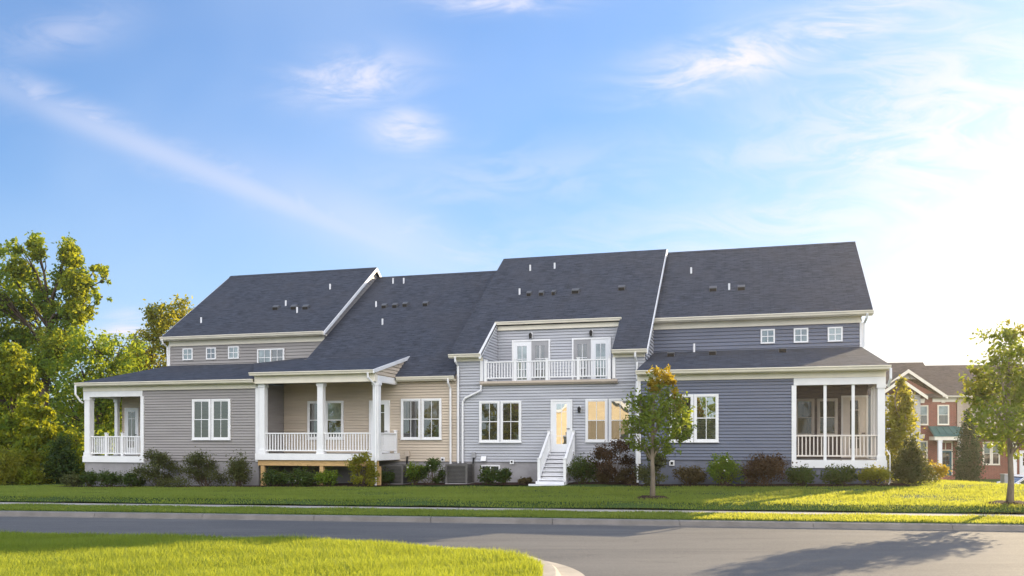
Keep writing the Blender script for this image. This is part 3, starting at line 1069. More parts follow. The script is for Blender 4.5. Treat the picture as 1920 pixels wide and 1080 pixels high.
MB().box(U12 - .02, PR - .02, -2.30, -2.05, 4.47, 4.80).box(U12, PR, -2.44, -2.30, 4.78, 4.80).build('porch_beam', M['cream'], h2)
rb = MB()
rb.prism([(PR - .0, -2.56, 4.78), (PR, -2.56, 4.93), (PR, 1.3, 4.93 + 3.86 * kk), (PR, 1.3, 4.93 + 3.86 * kk - .15)], (.05, 0, 0))
rb.build('rake_board', M['white'], h2)
mb = MB()
siding(mb, [(-2.2, 4.74), (1.1, 4.74), (1.1, 5.64), (-2.2, 4.86)], ('u', PR - .03, 1), .15)
mb.build('porch_gable_wall', M['beige'], h2)
MB().box(PR - .24, PR - .02, -2.05, 0, 4.47, 4.735).build('side_beam', M['white'], h2)
MB().box(U12 + .04, PR - .24, -2.05, 0, 4.62, 4.66).build('porch_ceiling', M['ceiling'], h2)
gutter(h2, PR + .06, U23 - .02, -.28, 4.78)
MB().box(PR, U23 - .02, -.28, -.03, 4.60, 4.64).build('soffit', M['cream'], h2)
MB().box(U12 + .03, PR + .06, -2.12, -.02, 1.46, 1.52).build('deck', M['deck'], h2)
MB().box(U12 - .05, PR + .10, -2.20, -2.12, 1.26, 1.53).box(PR + .06, PR + .10, -2.12, -.02, 1.26, 1.53).build('skirt_board', M['white'], h2)
tb = MB().box(U12 + .03, PR + .02, -2.10, -2.00, 1.02, 1.255)
tb.build('timber_beam', M['timber'], h2)
for u in (-12.42, -9.66, -7.12):
    MB().box(u - .085, u + .085, -2.08, -1.93, -.3, 1.015).build('timber_post', M['timber'], h2)
    pass
for u in (-12.42, -9.70, -7.20):
    column(h2, u, -2.0, 1.53, 4.465, .125)
railing(h2, (-12.30, -2.0), (-9.83, -2.0), 1.63, 2.40, [], .128)
railing(h2, (-9.57, -2.0), (-7.33, -2.0), 1.63, 2.40, [], .128)
railing(h2, (-7.20, -1.87), (-7.20, -.02), 1.63, 2.40, [1.80], .128, zpost=1.53)
sash_window(h2, -11.42, -10.55, 2.14, 3.82, 0, ('g_dark', 'g_curt'), None)
sash_window(h2, -10.54, -9.68, 2.14, 3.82, 0, ('g_dark', 'g_pale'), None)
glazed_door(h2, -8.38, -7.56, 1.53, 3.74, 0, 'g_curt', gin=.22)
sash_window(h2, -6.96, -6.06, 2.13, 3.86, 0, ('g_dark', 'g_curt'))
sash_window(h2, -6.02, -5.12, 2.13, 3.86, 0, ('g_dark', 'g_curt'))
downspout(h2, [(-4.72, -.36, 4.66), (-4.72, -.34, 4.5), (-4.70, -.10, 4.25), (-4.70, -.08, .35)])
downspout(h2, [(-7.36, -2.52, 4.82), (-7.36, -2.50, 4.62), (-7.20, -2.22, 4.36), (-7.18, -2.17, 4.25), (-7.18, -2.17, 2.3), (-7.14, -2.25, 1.5), (-7.14, -2.25, .2)])
MB().box(-6.74, -6.56, -.12, -.03, 1.40, 1.62).build('meter_box', M['tan'], h2)
MB().tube([(-6.66, -.08, 1.42), (-6.68, -.09, 1.1), (-6.78, -.14, .35)], .04, 6).build('conduit', M['black'], h2)
ob = MB().box(-5.15, -4.98, -.07, -.025, 1.19, 1.37).build('outlet_box', M['white'], h2)
MB().box(-5.11, -5.02, -.085, -.071, 1.23, 1.31).build('outlet_cover', M['black'], ob)

# ---- unit 3: pale grey
h3 = empty('townhouse', 'pale grey townhouse with a recessed white balcony in its roof and white back steps', 'house', H, U23, 0, zhouse(U23), GRP)
K3 = (11.40 - 5.68) / 8.3
z3 = lambda v: 5.68 + (v + .3) * K3
CL, CR = -3.28, 2.17
rf = MB()
E3L, E3R = -4.70, 3.55
slab(rf, [(E3L, -.3, 5.68), (CL, -.3, 5.68), (CL, 2.0, z3(2.0)), (E3L, 2.0, z3(2.0))])
slab(rf, [(CR, -.3, 5.68), (E3R, -.3, 5.68), (E3R, 2.0, z3(2.0)), (CR, 2.0, z3(2.0))])
slab(rf, [(E3L, 2.0, z3(2.0)), (E3R, 2.0, z3(2.0)), (E3R, 8.0, 11.40), (E3L, 8.0, 11.40)])
slab(rf, [(E3L, 8.001, 11.40), (E3R, 8.001, 11.40), (E3R, 16.4, 11.40 - K3 * 8.4), (E3L, 16.4, 11.40 - K3 * 8.4)])
r3 = rf.build('roof', M['roof'], h3)
for u, v, z in ((-2.94, 6.6, 10.44), (-1.73, 6.68, 10.49), (-2.88, 4.36, 8.89)):
    roof_pipe(r3, u, v, z)
for (u, v, z), ww in zip(((-2.39, 4.32, 8.86), (-1.8, 4.3, 8.85), (-1.22, 4.3, 8.85), (-.21, 4.36, 8.88), (1.89, 4.44, 8.94)), (.11, .11, .09, .17, .15)):
    roof_vent(r3, u, v, z, K3, ww)
rake(h3, E3R, -.3, 5.68, 8.0, 11.40, .09, .04, 1, vb=16.4)
mb = MB()
siding(mb, [(U23, 1.17), (U34, 1.17), (U34, 4.40), (U23, 4.40)], ('v', 0.0))
siding(mb, [(U23, 4.40), (CL - .06, 4.40), (CL - .06, 5.42), (U23, 5.42)], ('v', 0.0))
siding(mb, [(CR + .06, 4.40), (U34 + .05, 4.40), (U34 + .05, 5.42), (CR + .06, 5.42)], ('v', 0.0))
mb.build('front_wall', M['pale'], h3)
mb = MB()
gb = [(0, -.6), (16, -.6), (16, 11.4 - K3 * 8 - .12), (8, 11.28), (0, z3(0) - .12)]
siding(mb, gb, ('u', U34 + .05, 1), .155)
siding(mb, gb, ('u', U23, -1), .155)
mb.poly([(U23, 16, -.6), (U34, 16, -.6), (U34, 16, 5.7), (U23, 16, 5.7)])
mb.build('gable_wall', M['pale'], h3)
MB().box(U23 + .01, U34, .03, 15.9, -.6, 1.17).build('foundation', M['concrete'], h3)
gutter(h3, E3L, CL - .02, -.28, 5.68)
gutter(h3, CR, E3R, -.28, 5.68)
for a, b, e0, e1 in ((U23, CL - .02, E3L, CL - .02), (CR, U34 + .05, CR, E3R)):
    MB().box(a, b, -.05, .02, 5.40, 5.55).box(e0, e1, -.28, -.05, 5.52, 5.55).build('frieze_board', M['cream'], h3)
# balcony recess
mb = MB()
siding(mb, [(CL, 4.5), (CR + .1, 4.5), (CR + .1, 7.05), (CL, 7.05)], ('v', VD), .126)
mb.build('balcony_wall', M['pale'], h3)
for uu, sg in ((CL - .02, 1), (CR + .04, -1)):
    mb = MB()
    siding(mb, [(0, 4.5), (VD, 4.5), (VD, z3(VD) - .1), (0, z3(0) - .1)], ('u', uu, sg), .126)
    mb.build('balcony_cheek_wall', M['pale'], h3)
MB().box(CL, CR, 0, VD, 4.44, 4.50).build('balcony_floor', M['deck'], h3)
gutter(h3, CL - .06, CR + .06, 2.0, z3(2.0) + .02)
MB().box(CL, CR + .05, 2.10, VD - .03, 6.93, 7.12).build('frieze_board', M['cream'], h3)
MB().prism([(CL - .09, -.36, 5.46), (CL - .09, -.36, 5.70), (CL - .09, 2.0, z3(2.0) + .03), (CL - .09, 2.0, z3(2.0) - .16)], (.09, 0, 0)).build('rake_board', M['white'], h3)
MB().box(CL - .12, CL + .02, -.06, .06, 4.56, 5.40).box(CR - .02, CR + .10, -.06, .06, 4.56, 5.40).build('corner_board', M['white'], h3)
MB().prism([(-3.38, 0, 4.36), (-3.38, -.12, 4.36), (-3.38, -.20, 4.44), (-3.38, -.20, 4.53), (-3.38, 0, 4.53)], (5.74, 0, 0)).build('balcony_coping', M['tan'], h3)
railing(h3, (-3.20, -.1), (2.10, -.1), 4.64, 5.35, [.06, 1.34, 2.68, 3.98, 5.24], .118, zpost=4.5, post_h=.05)


def slider(u0, u1, left_g, right_g, lpaint, rpaint):
    z0, z1 = 4.52, 6.42
    um = (u0 + u1) / 2
    c = MB().box(u0 - .07, u0, VD - .08, VD + .02, z0, z1 + .07).box(u1, u1 + .07, VD - .08, VD + .02, z0, z1 + .07).box(u0, u1, VD - .08, VD + .02, z1, z1 + .07)
    c.box(um - .02, um + .02, VD - .07, VD, z0, z1)
    fr = c.build('balcony_door', M['white'], h3)
    for a, b, g, p in ((u0, um - .02, left_g, lpaint), (um + .02, u1, right_g, rpaint)):
        ga, gb_ = z0 + .22, z1 - .20
        x0, x1 = a + .17, b - .17
        y0, y1 = VD - .055, VD - .02
        MB().box(a, x0, y0, y1, z0, z1).box(x1, b, y0, y1, z0, z1).box(x0, x1, y0, y1, z0, ga).box(x0, x1, y0, y1, gb_, z1).build('door_leaf', M[p], fr)
        MB().poly([(x0, VD - .04, ga), (x1, VD - .04, ga), (x1, VD - .04, gb_), (x0, VD - .04, gb_)]).build('pane', M[g], fr)
        um2, q = (x0 + x1) / 2, MB()
        q.box(um2 - .012, um2 + .012, VD - .053, VD - .042, ga, gb_)
        for zz in (ga + .45, gb_ - .58):
            q.box(x0, um2 - .012, VD - .053, VD - .042, zz - .012, zz + .012).box(um2 + .012, x1, VD - .053, VD - .042, zz - .012, zz + .012)
        q.build('glazing_bar', M['white'], fr)


slider(-2.56, -.98, 'g_pale', 'g_curt', 'doorwhite', 'grey')
slider(.13, 1.68, 'g_curt', 'g_pale', 'grey', 'doorwhite')
wall_lamp(h3, -1.77, VD, 6.66)
wall_lamp(h3, .90, VD, 6.68)
for k in (0, 1):
    sash_window(h3, -3.44 + k * .925, -2.55 + k * .925, 2.01, 3.72, 0, (('g_dark', 'g_dark'), ('g_dark', 'g_dark'))[k])
    sash_window(h3, 1.06 + k * .95, 1.96 + k * .95, 2.03, 3.75, 0, ('g_curt', 'g_mirror'))
glazed_door(h3, -.31, .45, 1.60, 3.67, 0, 'g_warm', gin=.22)
wall_lamp(h3, .82, 0, 3.33)
downspout(h3, [(-4.40, -.36, 5.56), (-4.40, -.34, 5.38), (-4.36, -.10, 5.2), (-4.36, -.08, .35)])
downspout(h3, [(-3.34, -.14, 4.38), (-3.34, -.14, 4.16), (-4.05, -.10, 3.85), (-4.16, -.09, 3.70), (-4.16, -.09, .35)])
downspout(h3, [(3.10, -.36, 5.56), (3.10, -.34, 5.4), (3.14, -.10, 5.2), (3.14, -.08, 4.5)])
downspout(h3, [(3.20, -.10, 4.3), (3.20, -.10, .5)])
bw_ = MB().box(-3.36, -2.55, -.04, .05, .66, 1.05).build('basement_window', M['white'], h3)
for a, b in ((-3.31, -2.98), (-2.93, -2.60)):
    MB().poly([(a, -.045, .71), (b, -.045, .71), (b, -.045, 1.0), (a, -.045, 1.0)]).build('pane', M['g_dark'], bw_)
MB().box(-3.76, -3.60, -.12, -.03, 1.36, 1.58).build('meter_box', M['grey'], h3)
MB().tube([(-3.68, -.08, 1.36), (-3.70, -.09, 1.1), (-3.76, -.14, .3)], .04, 6).build('conduit', M['black'], h3)
MB().prism([(-3.36, -.03, 1.22), (-3.36, -.16, 1.22), (-3.36, -.03, 1.42)], (.22, 0, 0)).build('vent_hood', M['white'], h3)
ob = MB().box(-2.11, -1.94, -.07, -.025, 1.10, 1.27).build('outlet_box', M['white'], h3)
MB().box(-2.06, -1.99, -.085, -.071, 1.15, 1.23).build('outlet_cover', M['black'], ob)
# steps: landing against the door, then down towards the lawn
st = MB()
zt, zb_, n = 1.55, .42, 7
dep = 1.85 / n
for k in range(n):
    zz = zt - (zt - zb_) * k / n
    st.box(-.42, .56, -.1 - (k + 1) * dep, -.1 - k * dep, zz - .05, zz - .002)
    st.box(-.40, .54, -.1 - (k + 1) * dep + .045, -.1 - (k + 1) * dep + .06, zz - (zt - zb_) / n - .01, zz - .088)
st.box(-.44, -.38, -1.92, -.04, -.1, .42).box(.50, .56, -1.92, -.04, -.1, .42)
s1 = st.build('steps', M['step'], h3)
for u, si in ((-.44, -1), (.58, 1)):
    q = MB()
    q.prism([(u - .02, -.06, 1.35), (u - .02, -.06, 1.58), (u - .02, -1.92, .50), (u - .02, -1.92, .22)], (.04, 0, 0))
    q.build('stringer', M['step'], s1)
    railing(s1, (u, -.1), (u, -1.82), 1.66, 2.42, [.0, 1.70], .135, run=-1.10, zpost=1.45, post_h=.02)
MB().box(-.50, .62, -2.12, -1.50, -.1, .50).box(-.74, .64, -2.30, -2.121, -.1, .40).build('bottom_step', M['step'], s1)

# ---- unit 4: slate blue
h4 = empty('townhouse', 'dark slate blue end townhouse with a screened corner porch at its right end', 'house', H, U34, VF, zhouse(U34), GRP)
roof4, low4, _ = end_unit(h4, 1, M['slate'], None)
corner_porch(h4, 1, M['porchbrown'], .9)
MB().box(U34 + .05, U4 - .02, VF + .02, VU, -.6, 1.10).box(U34 + .02, U4P, VF + .025, VU, 1.10, 1.34).build('foundation', M['slatebase'], h4)
for k in (0, 1):
    sash_window(h4, 4.58 + k * .895, 5.44 + k * .895 + .02, 2.03, 3.77, VF, (('g_blind', 'g_dark'), ('g_blind', 'g_mirror'))[k])
for a in (7.89, 9.20, 10.52):
    square_window(h4, a, a + .57, 6.10, 6.70, VU, 'g_pale')
column(h4, 11.86, VF + .11, 1.38, 4.04, .12)
for u in (10.02, 10.95):
    MB().box(u - .05, u + .05, VF + .02, VF + .12, 1.38, 4.04).build('screen_post', M['white'], h4)
for v in (-.75, -.05, .55):
    MB().box(11.84, 11.94, v - .05, v + .05, 1.38, 4.04).build('screen_post', M['white'], h4)
for a, b in ((9.06, 9.97), (10.07, 10.90), (11.00, 11.74)):
    railing(h4, (a, VF + .07), (b, VF + .07), 1.50, 2.27, [], .134, m=M['pinkdoor'])
railing(h4, (11.89, VF + .24), (11.89, .85), 1.50, 2.27, [], .14, m=M['pinkdoor'])
for a, b in ((9.06, 9.97), (10.07, 10.90), (11.00, 11.74)):
    MB().poly([(a, VF + .11, 1.39), (b, VF + .11, 1.39), (b, VF + .11, 4.035), (a, VF + .11, 4.035)]).build('insect_screen', M['screen'], h4)
sash_window(h4, 9.15, 9.86, 2.25, 3.69, .9, ('g_curt', 'g_curt'), None, frame='pinkdoor')
sash_window(h4, 9.96, 10.70, 2.25, 3.69, .9, ('g_curt', 'g_curt'), None, frame='pinkdoor')
glazed_door(h4, 10.90, 11.72, 1.40, 3.72, .9, 'g_curt', 'pinkdoor', gin=.3)
downspout(h4, [(3.42, VF - .07, 4.3), (3.42, VF - .07, .5)])
downspout(h4, [(11.98, 2.52, 7.15), (11.96, 2.6, 6.98), (11.9, 2.9, 6.8), (11.9, 2.93, 5.85)])
downspout(h4, [(12.10, -2.42, 4.55), (12.10, -2.42, 4.2), (12.06, -2.15, 3.95)])
downspout(h4, [(12.03, -2.06, 1.75), (12.12, -2.14, 1.55), (12.12, -2.14, .65), (12.02, -2.5, .56)], .02)
MB().box(U34 - .06, U34 + .12, VF - .055, VF + .06, 1.20, 4.29).build('corner_board', M['white'], h4)
ob = MB().box(4.58, 4.77, VF - .07, VF - .025, 1.14, 1.34).build('outlet_box', M['white'], h4)
MB().box(4.63, 4.72, VF - .085, VF - .071, 1.18, 1.28).build('outlet_cover', M['black'], ob)
for u, v, z in ((4.83, 6.42, 9.86), (6.58, 4.76, 8.73)):
    roof_pipe(roof4, u, v, z)
for u, v, z in ((5.89, 4.82, 8.77), (7.1, 4.8, 8.76)):
    roof_vent(roof4, u, v, z, .678)
roof_pipe(low4, 5.19, 2.75, 5.81, .36)
for u, v, z in ((4.33, 1.56, 5.55), (5.99, 1.74, 5.59), (8.72, 1.96, 5.64)):
    roof_vent(low4, u, v, z, .226, .15)


# ---------------------------------------------------------------- air conditioners
def condenser(label, u, v, hw=.43, hd=.43, h=.84):
    z = gz(*H.w(u, v, 0)[:2])
    r = empty('condenser_unit', label, 'air conditioner', H, u, v, z, 'air conditioner condensers by the wall')
    MB().box(u - hw - .05, u + hw + .05, v - hd - .05, v + hd + .05, z - .05, z + .06).build('pad', M['concrete'], r)
    b = MB().box(u - hw + .03, u + hw - .03, v - hd + .03, v + hd - .03, z + .06, z + h - .06)
    b.build('core', M['acdark'], r)
    c = MB()
    for su in (-1, 1):
        for sv in (-1, 1):
            c.box(u + su * hw - .04, u + su * hw + .04, v + sv * hd - .04, v + sv * hd + .04, z + .06, z + h)
    c.box(u - hw + .04, u + hw - .04, v - hd - .02, v + hd + .02, z + h - .07, z + h)
    c.build('casing', M['ac'], r)
    g = MB()
    k = z + .12
    while k < z + h - .1:
        g.box(u - hw + .04, u + hw - .04, v - hd, v - hd + .02, k, k + .022)
        g.box(u + hw - .02, u + hw, v - hd + .04, v + hd - .04, k, k + .022)
        k += .055
    g.build('louvre', M['ac'], r)
    f = MB().tube([(u, v, z + h), (u, v, z + h + .025)], [.3, .27], 16)
    f.build('fan_guard', M['acdark'], r)


condenser('square grey condenser with fine louvres standing below the drainpipes between beige and pale houses', -4.05, -.75)
condenser('dark condenser half hidden by shrubs just right of the raised timber porch', -6.85, -.75)

# ---------------------------------------------------------------- beds
bed = MB()
us = np.linspace(-22.6, 12.9, 72)
for a, b in zip(us[:-1], us[1:]):
    va = lambda u: (-3.25 if (u < -6.9 or u > 2.9) else -1.95) + .12 * math.sin(u * 1.7) + .07 * math.sin(u * 4.1)
    q = []
    for u, vv in ((a, va(a)), (b, va(b)), (b, .3), (a, .3)):
        x, y, _ = H.w(u, vv, 0)
        q.append((x, y, gz(x, y) + .035))
    bed.poly(q)
tag(bed.build('mulch_bed', M['mulch']), kind='structure')


def mulch_ring(label, x, y, rx, ry):
    mb = MB()
    n = 28
    z = gz(x, y)
    rng = random.Random(int(x * 100))
    ring = []
    for k in range(n):
        a = 2 * math.pi * k / n
        j = rng.uniform(.86, 1.12)
        xx, yy = x + rx * math.cos(a) * j, y + ry * math.sin(a) * j
        ring.append((xx, yy, gz(xx, yy) - .02))
    mid = [(x + (p[0] - x) * .6, y + (p[1] - y) * .6, gz(p[0], p[1]) + .07 + rng.uniform(-.01, .02)) for p in ring]
    for k in range(n):
        j = (k + 1) % n
        mb.poly([ring[k], ring[j], mid[j], mid[k]])
        mb.poly([mid[k], mid[j], (x, y, z + .10)])
    tag(mb.build('mulch_ring', M['mulch'], at=(x, y, z)), label, 'mulch', 'mulch rings round the young trees')


# ---------------------------------------------------------------- plants
def at(px, py, D):
    return np.array([(px - 960) / F_PX * D, D, ZC + (827 - py) / F_PX * D])


def crown(lobes, n, rng, leaf, clump=.32, per=26, flat=.0, droop=0.0):
    """leaf centres/axes: leaves gather in clumps spread through each lobe, denser near its skin"""
    vol = np.array([(l[1][0] * l[1][1] * l[1][2]) ** .75 for l in lobes])
    vol /= vol.sum()
    nc = max(6, n // per)
    which = rng.choice(len(lobes), nc, p=vol)
    C = np.array([lobes[k][0] for k in which])
    Rr = np.array([lobes[k][1] for k in which])
    d = rng.normal(0, 1, (nc, 3))
    d /= np.linalg.norm(d, axis=1)[:, None]
    rad = rng.uniform(.25, 1.0, nc) ** .55 * rng.uniform(.86, 1.12, nc)
    cc = C + d * Rr * rad[:, None]
    idx = rng.integers(0, nc, n)
    cs = clump * Rr.mean(1)[idx] * rng.uniform(.6, 1.3, nc)[idx]
    P = cc[idx] + rng.normal(0, .55, (n, 3)) * cs[:, None]
    nrm = rng.normal(0, 1, (n, 3)) + np.array([0, 0, .6])
    nrm /= np.linalg.norm(nrm, axis=1)[:, None]
    t = rng.normal(0, 1, (n, 3)) + np.array([0, 0, -droop])
    t -= nrm * (t * nrm).sum(1)[:, None]
    t /= np.linalg.norm(t, axis=1)[:, None]
    b = np.cross(nrm, t)
    s = leaf * rng.uniform(.6, 1.25, n)
    return P, t * s[:, None], b * (s * .52)[:, None], cc


def limb(mb, a, b, r0, r1, rng, bend=.12, n=5, sides=6):
    a, b = Vector(a), Vector(b)
    L = (b - a).length
    pts, rr = [], []
    o = Vector((rng.normal(0, bend), rng.normal(0, bend), abs(rng.normal(0, bend)) * .6)) * L
    for k in range(n + 1):
        t = k / n
        pts.append(a.lerp(b, t) + o * (4 * t * (1 - t) * .5))
        rr.append(r0 + (r1 - r0) * t)
    mb.tube(pts, rr, sides)
    return pts


def tree(name, label, cat, base, lobes, n, leaf, m, trunk_r, seed, bark='bark', top=None, clump=.32, per=26, droop=0, group=None, twigs=40, extra=None):
    rng = np.random.default_rng(seed)
    base = np.array(base, float)
    r = empty(name, label, cat, WORLD, *base, group=group)
    cz = np.mean([l[0][2] for l in lobes])
    ctr = np.mean([l[0] for l in lobes], axis=0)
    top = np.array(top) if top is not None else np.array([base[0] * .6 + ctr[0] * .4, base[1] * .6 + ctr[1] * .4, cz])
    P, A, Bv, cc = crown(lobes, n, rng, leaf, clump, per, droop=droop)
    tb = MB()
    k = 7
    tp = [Vector(base + (top - base) * t + np.array([math.sin(t * 5 + seed) * .04, math.cos(t * 4 + seed) * .04, 0]) * (top[2] - base[2]) * .25 * (t > 0)) for t in np.linspace(0, 1, k)]
    tp[0] = tp[0] - Vector((0, 0, .1))
    tb.tube(tp, [trunk_r * (1.35 if j == 0 else 1 - .62 * j / (k - 1)) for j in range(k)], 10)
    br = {}
    for j, l in enumerate(lobes):
        zc_ = l[0][2] - l[1][2] * .5
        st_ = min(range(k), key=lambda q: abs(tp[q].z - (tp[0].z + (zc_ - tp[0].z) * .7)))
        st_ = max(2, st_)
        br[j] = limb(tb, tp[st_], l[0] + np.array([0, 0, l[1][2] * .45]), trunk_r * .34, trunk_r * .06, rng)
    lc = np.array([l[0] for l in lobes])
    for c in cc[rng.permutation(len(cc))[:twigs]]:
        j = int(np.argmin(((lc - c) ** 2).sum(1)))
        s_ = br[j][int(rng.integers(2, 6))]
        limb(tb, s_, c, trunk_r * .13, trunk_r * .03, rng, .1, 3, 4)
    tb.build('trunk', M[bark], r, smooth=True)
    leaf_quads('crown', P, A, Bv, M[m], r)
    if extra:
        lob2, n2, m2 = extra
        P, A, Bv, _ = crown(lob2, n2, rng, leaf, clump, per, droop=droop)
        leaf_quads('sunlit_foliage' if False else 'autumn_sunlit_foliage', P, A, Bv, M[m2], r)  # autumn leaves, and sunlight put into brighter leaf colour on the left trees
    return r


def plobes(D, lst, depth=1.0, seed=0):
    """lobes measured on the photograph turned into metres at the tree's own distance"""
    rng = random.Random(seed)
    out = []
    for px, py, rx, ry in lst:
        d = D + rng.uniform(-1, 1) * depth * rx / F_PX * D
        out.append((at(px, py, d), np.array([rx, (rx + ry) / 2, ry]) / F_PX * D))
    return out


# young trees on the lawn
D = 25.0
b = at(1223, 935, D); b[2] = gz(b[0], b[1])
tree('young_maple', 'slim young tree with golden top standing on the lawn before the house wall', 'tree', b,
     plobes(D, [(1232, 745, 32, 42), (1200, 770, 30, 38), (1265, 775, 30, 40), (1235, 800, 42, 40), (1188, 805, 20, 30), (1280, 800, 20, 30), (1240, 840, 30, 20), (1205, 830, 22, 18), (1268, 828, 20, 18)], .5, 2), 3900, .064, 'l_young', .075, 21,
     top=b + np.array([.05, 0, 3.3]), clump=.36, per=15, twigs=80, extra=(plobes(D, [(1238, 705, 22, 20), (1228, 722, 18, 14), (1266, 748, 12, 18), (1258, 715, 10, 10)], .4, 3), 900, 'l_gold'))
mulch_ring('round mulch patch under the slim golden topped tree', b[0], b[1], .62, .5)
D = 22.6
b = at(1893, 937, D); b[2] = gz(b[0], b[1])
tree('young_maple', 'leafy young tree backlit by the sun beside the parked white car', 'tree', b,
     plobes(D, [(1880, 650, 40, 45), (1855, 700, 42, 35), (1915, 690, 45, 45), (1880, 735, 60, 42), (1945, 745, 50, 45), (1835, 745, 28, 28), (1875, 790, 62, 40), (1930, 800, 60, 40), (1900, 838, 45, 22), (1990, 770, 40, 40)], .7, 5), 9000, .062, 'l_young', .078, 33,
     top=b + np.array([0, 0, 3.9]), clump=.30, per=18, twigs=110, extra=(plobes(D, [(1825, 722, 24, 20), (1845, 752, 22, 18), (1835, 700, 14, 12), (1900, 620, 16, 20)], .4, 6), 620, 'l_yel'))
mulch_ring('round mulch patch under the backlit tree by the parked car', b[0], b[1], .75, .5)

# the wood on the left
WG = 'trees of the wood beside the row'
def wood(label, D, basepx, lst, n, leaf, m, tr, seed, name='woodland_tree', bark='darkbark', **kw):
    x = (basepx - 960) / F_PX * D
    return tree(name, label, 'tree', (x, D, gz(x, D) - .05), plobes(D, lst, 1.0, seed), n, leaf, m, tr, seed, bark, group=WG, **kw)


wood('tall forked tree with open olive crown rising highest at the left edge', 58, 82,
     [(12, 470, 20, 22), (32, 460, 16, 14), (68, 462, 17, 24), (20, 520, 30, 30), (60, 520, 22, 26), (40, 575, 42, 26), (85, 560, 20, 26), (128, 470, 18, 20), (145, 500, 20, 24), (118, 520, 18, 24), (140, 550, 28, 26), (168, 545, 14, 18), (186, 500, 15, 13), (196, 528, 12, 9), (192, 560, 16, 9), (112, 585, 26, 22), (150, 590, 24, 20), (120, 630, 36, 26), (60, 630, 34, 30), (20, 640, 30, 34), (95, 672, 40, 22), (45, 690, 40, 26), (-25, 560, 40, 70), (135, 655, 22, 16)],
     17000, .155, 'l_green', .40, 41, clump=.38, per=26, twigs=150, extra=(plobes(57, [(130, 480, 18, 24), (140, 530, 24, 26), (68, 470, 15, 20), (150, 585, 26, 26), (110, 645, 36, 24), (186, 510, 14, 16), (80, 690, 30, 20), (30, 500, 20, 20)], .5, 9), 6000, 'l_bright'))
wood('golden autumn tree rising behind the taupe roof', 64, 318,
     [(334, 580, 22, 26), (300, 598, 26, 26), (318, 632, 36, 32), (272, 645, 30, 28), (300, 690, 50, 40), (250, 690, 36, 36), (345, 620, 16, 30)],
     10000, .135, 'l_yel', .26, 42, clump=.32, per=22, twigs=60)
wood('dark broad tree filling the gap under the golden tree', 56, 180,
     [(170, 650, 50, 34), (225, 665, 48, 36), (150, 705, 60, 45), (205, 725, 60, 45), (255, 720, 45, 45), (190, 790, 70, 55), (130, 785, 50, 60), (245, 800, 55, 60), (200, 850, 70, 50)],
     17000, .14, 'l_green', .36, 43, clump=.3, per=26, twigs=60)
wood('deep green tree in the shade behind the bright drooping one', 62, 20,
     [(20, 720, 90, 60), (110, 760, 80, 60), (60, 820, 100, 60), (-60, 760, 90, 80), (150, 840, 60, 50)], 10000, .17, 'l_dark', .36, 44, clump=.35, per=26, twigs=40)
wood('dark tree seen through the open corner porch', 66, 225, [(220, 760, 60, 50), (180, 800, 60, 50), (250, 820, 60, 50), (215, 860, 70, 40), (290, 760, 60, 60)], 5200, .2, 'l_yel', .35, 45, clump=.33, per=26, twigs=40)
wood('bright yellow green tree with drooping sprays at the left edge', 46, 22,
     [(10, 760, 50, 45), (0, 700, 30, 40), (40, 800, 50, 40), (10, 850, 60, 40), (70, 850, 40, 34), (-30, 740, 40, 80), (30, 745, 30, 24)],
     9000, .12, 'l_green', .26, 46, clump=.30, per=22, droop=1.4, twigs=60,
     extra=(plobes(45.5, [(18, 670, 26, 24), (40, 700, 26, 18), (58, 725, 22, 14), (30, 725, 24, 16), (72, 748, 20, 11), (86, 775, 20, 11), (60, 770, 26, 14), (100, 800, 18, 12), (70, 805, 26, 14), (95, 830, 18, 16), (30, 790, 26, 14), (55, 835, 26, 14), (85, 860, 24, 16), (5, 820, 30, 16)], 1.0, 31), 11000, 'l_bright'))
D = 44
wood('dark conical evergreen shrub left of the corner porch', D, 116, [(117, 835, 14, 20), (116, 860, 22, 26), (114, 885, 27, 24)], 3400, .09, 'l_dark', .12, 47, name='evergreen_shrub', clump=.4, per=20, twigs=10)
wood('yellow green bush squeezed between dark evergreen and corner porch', 46, 143, [(140, 830, 16, 30), (146, 870, 18, 30), (140, 895, 20, 20)], 2200, .10, 'l_bright', .08, 48, name='bush', clump=.4, per=20, twigs=14)
for i, (px, lb, sd2, hh) in enumerate(((12, 'sunlit scrub bush at the far left end of the lawn', 51, 0), (45, 'sunlit scrub bush second from the left end of the lawn', 52, 8), (74, 'sunlit scrub bush third from the left end of the lawn', 54, 2), (100, 'sunlit scrub bush nearest the dark conical evergreen', 53, 6))):
    wood(lb, 43.5 + i * .4, px, [(px, 872 - hh, 26, 30), (px + 10, 896, 24, 18), (px - 12, 892, 22, 20)], 2600, .085, ('l_yel', 'l_bright')[i % 2], .05, sd2, name='scrub_bush', clump=.45, per=16, twigs=24)


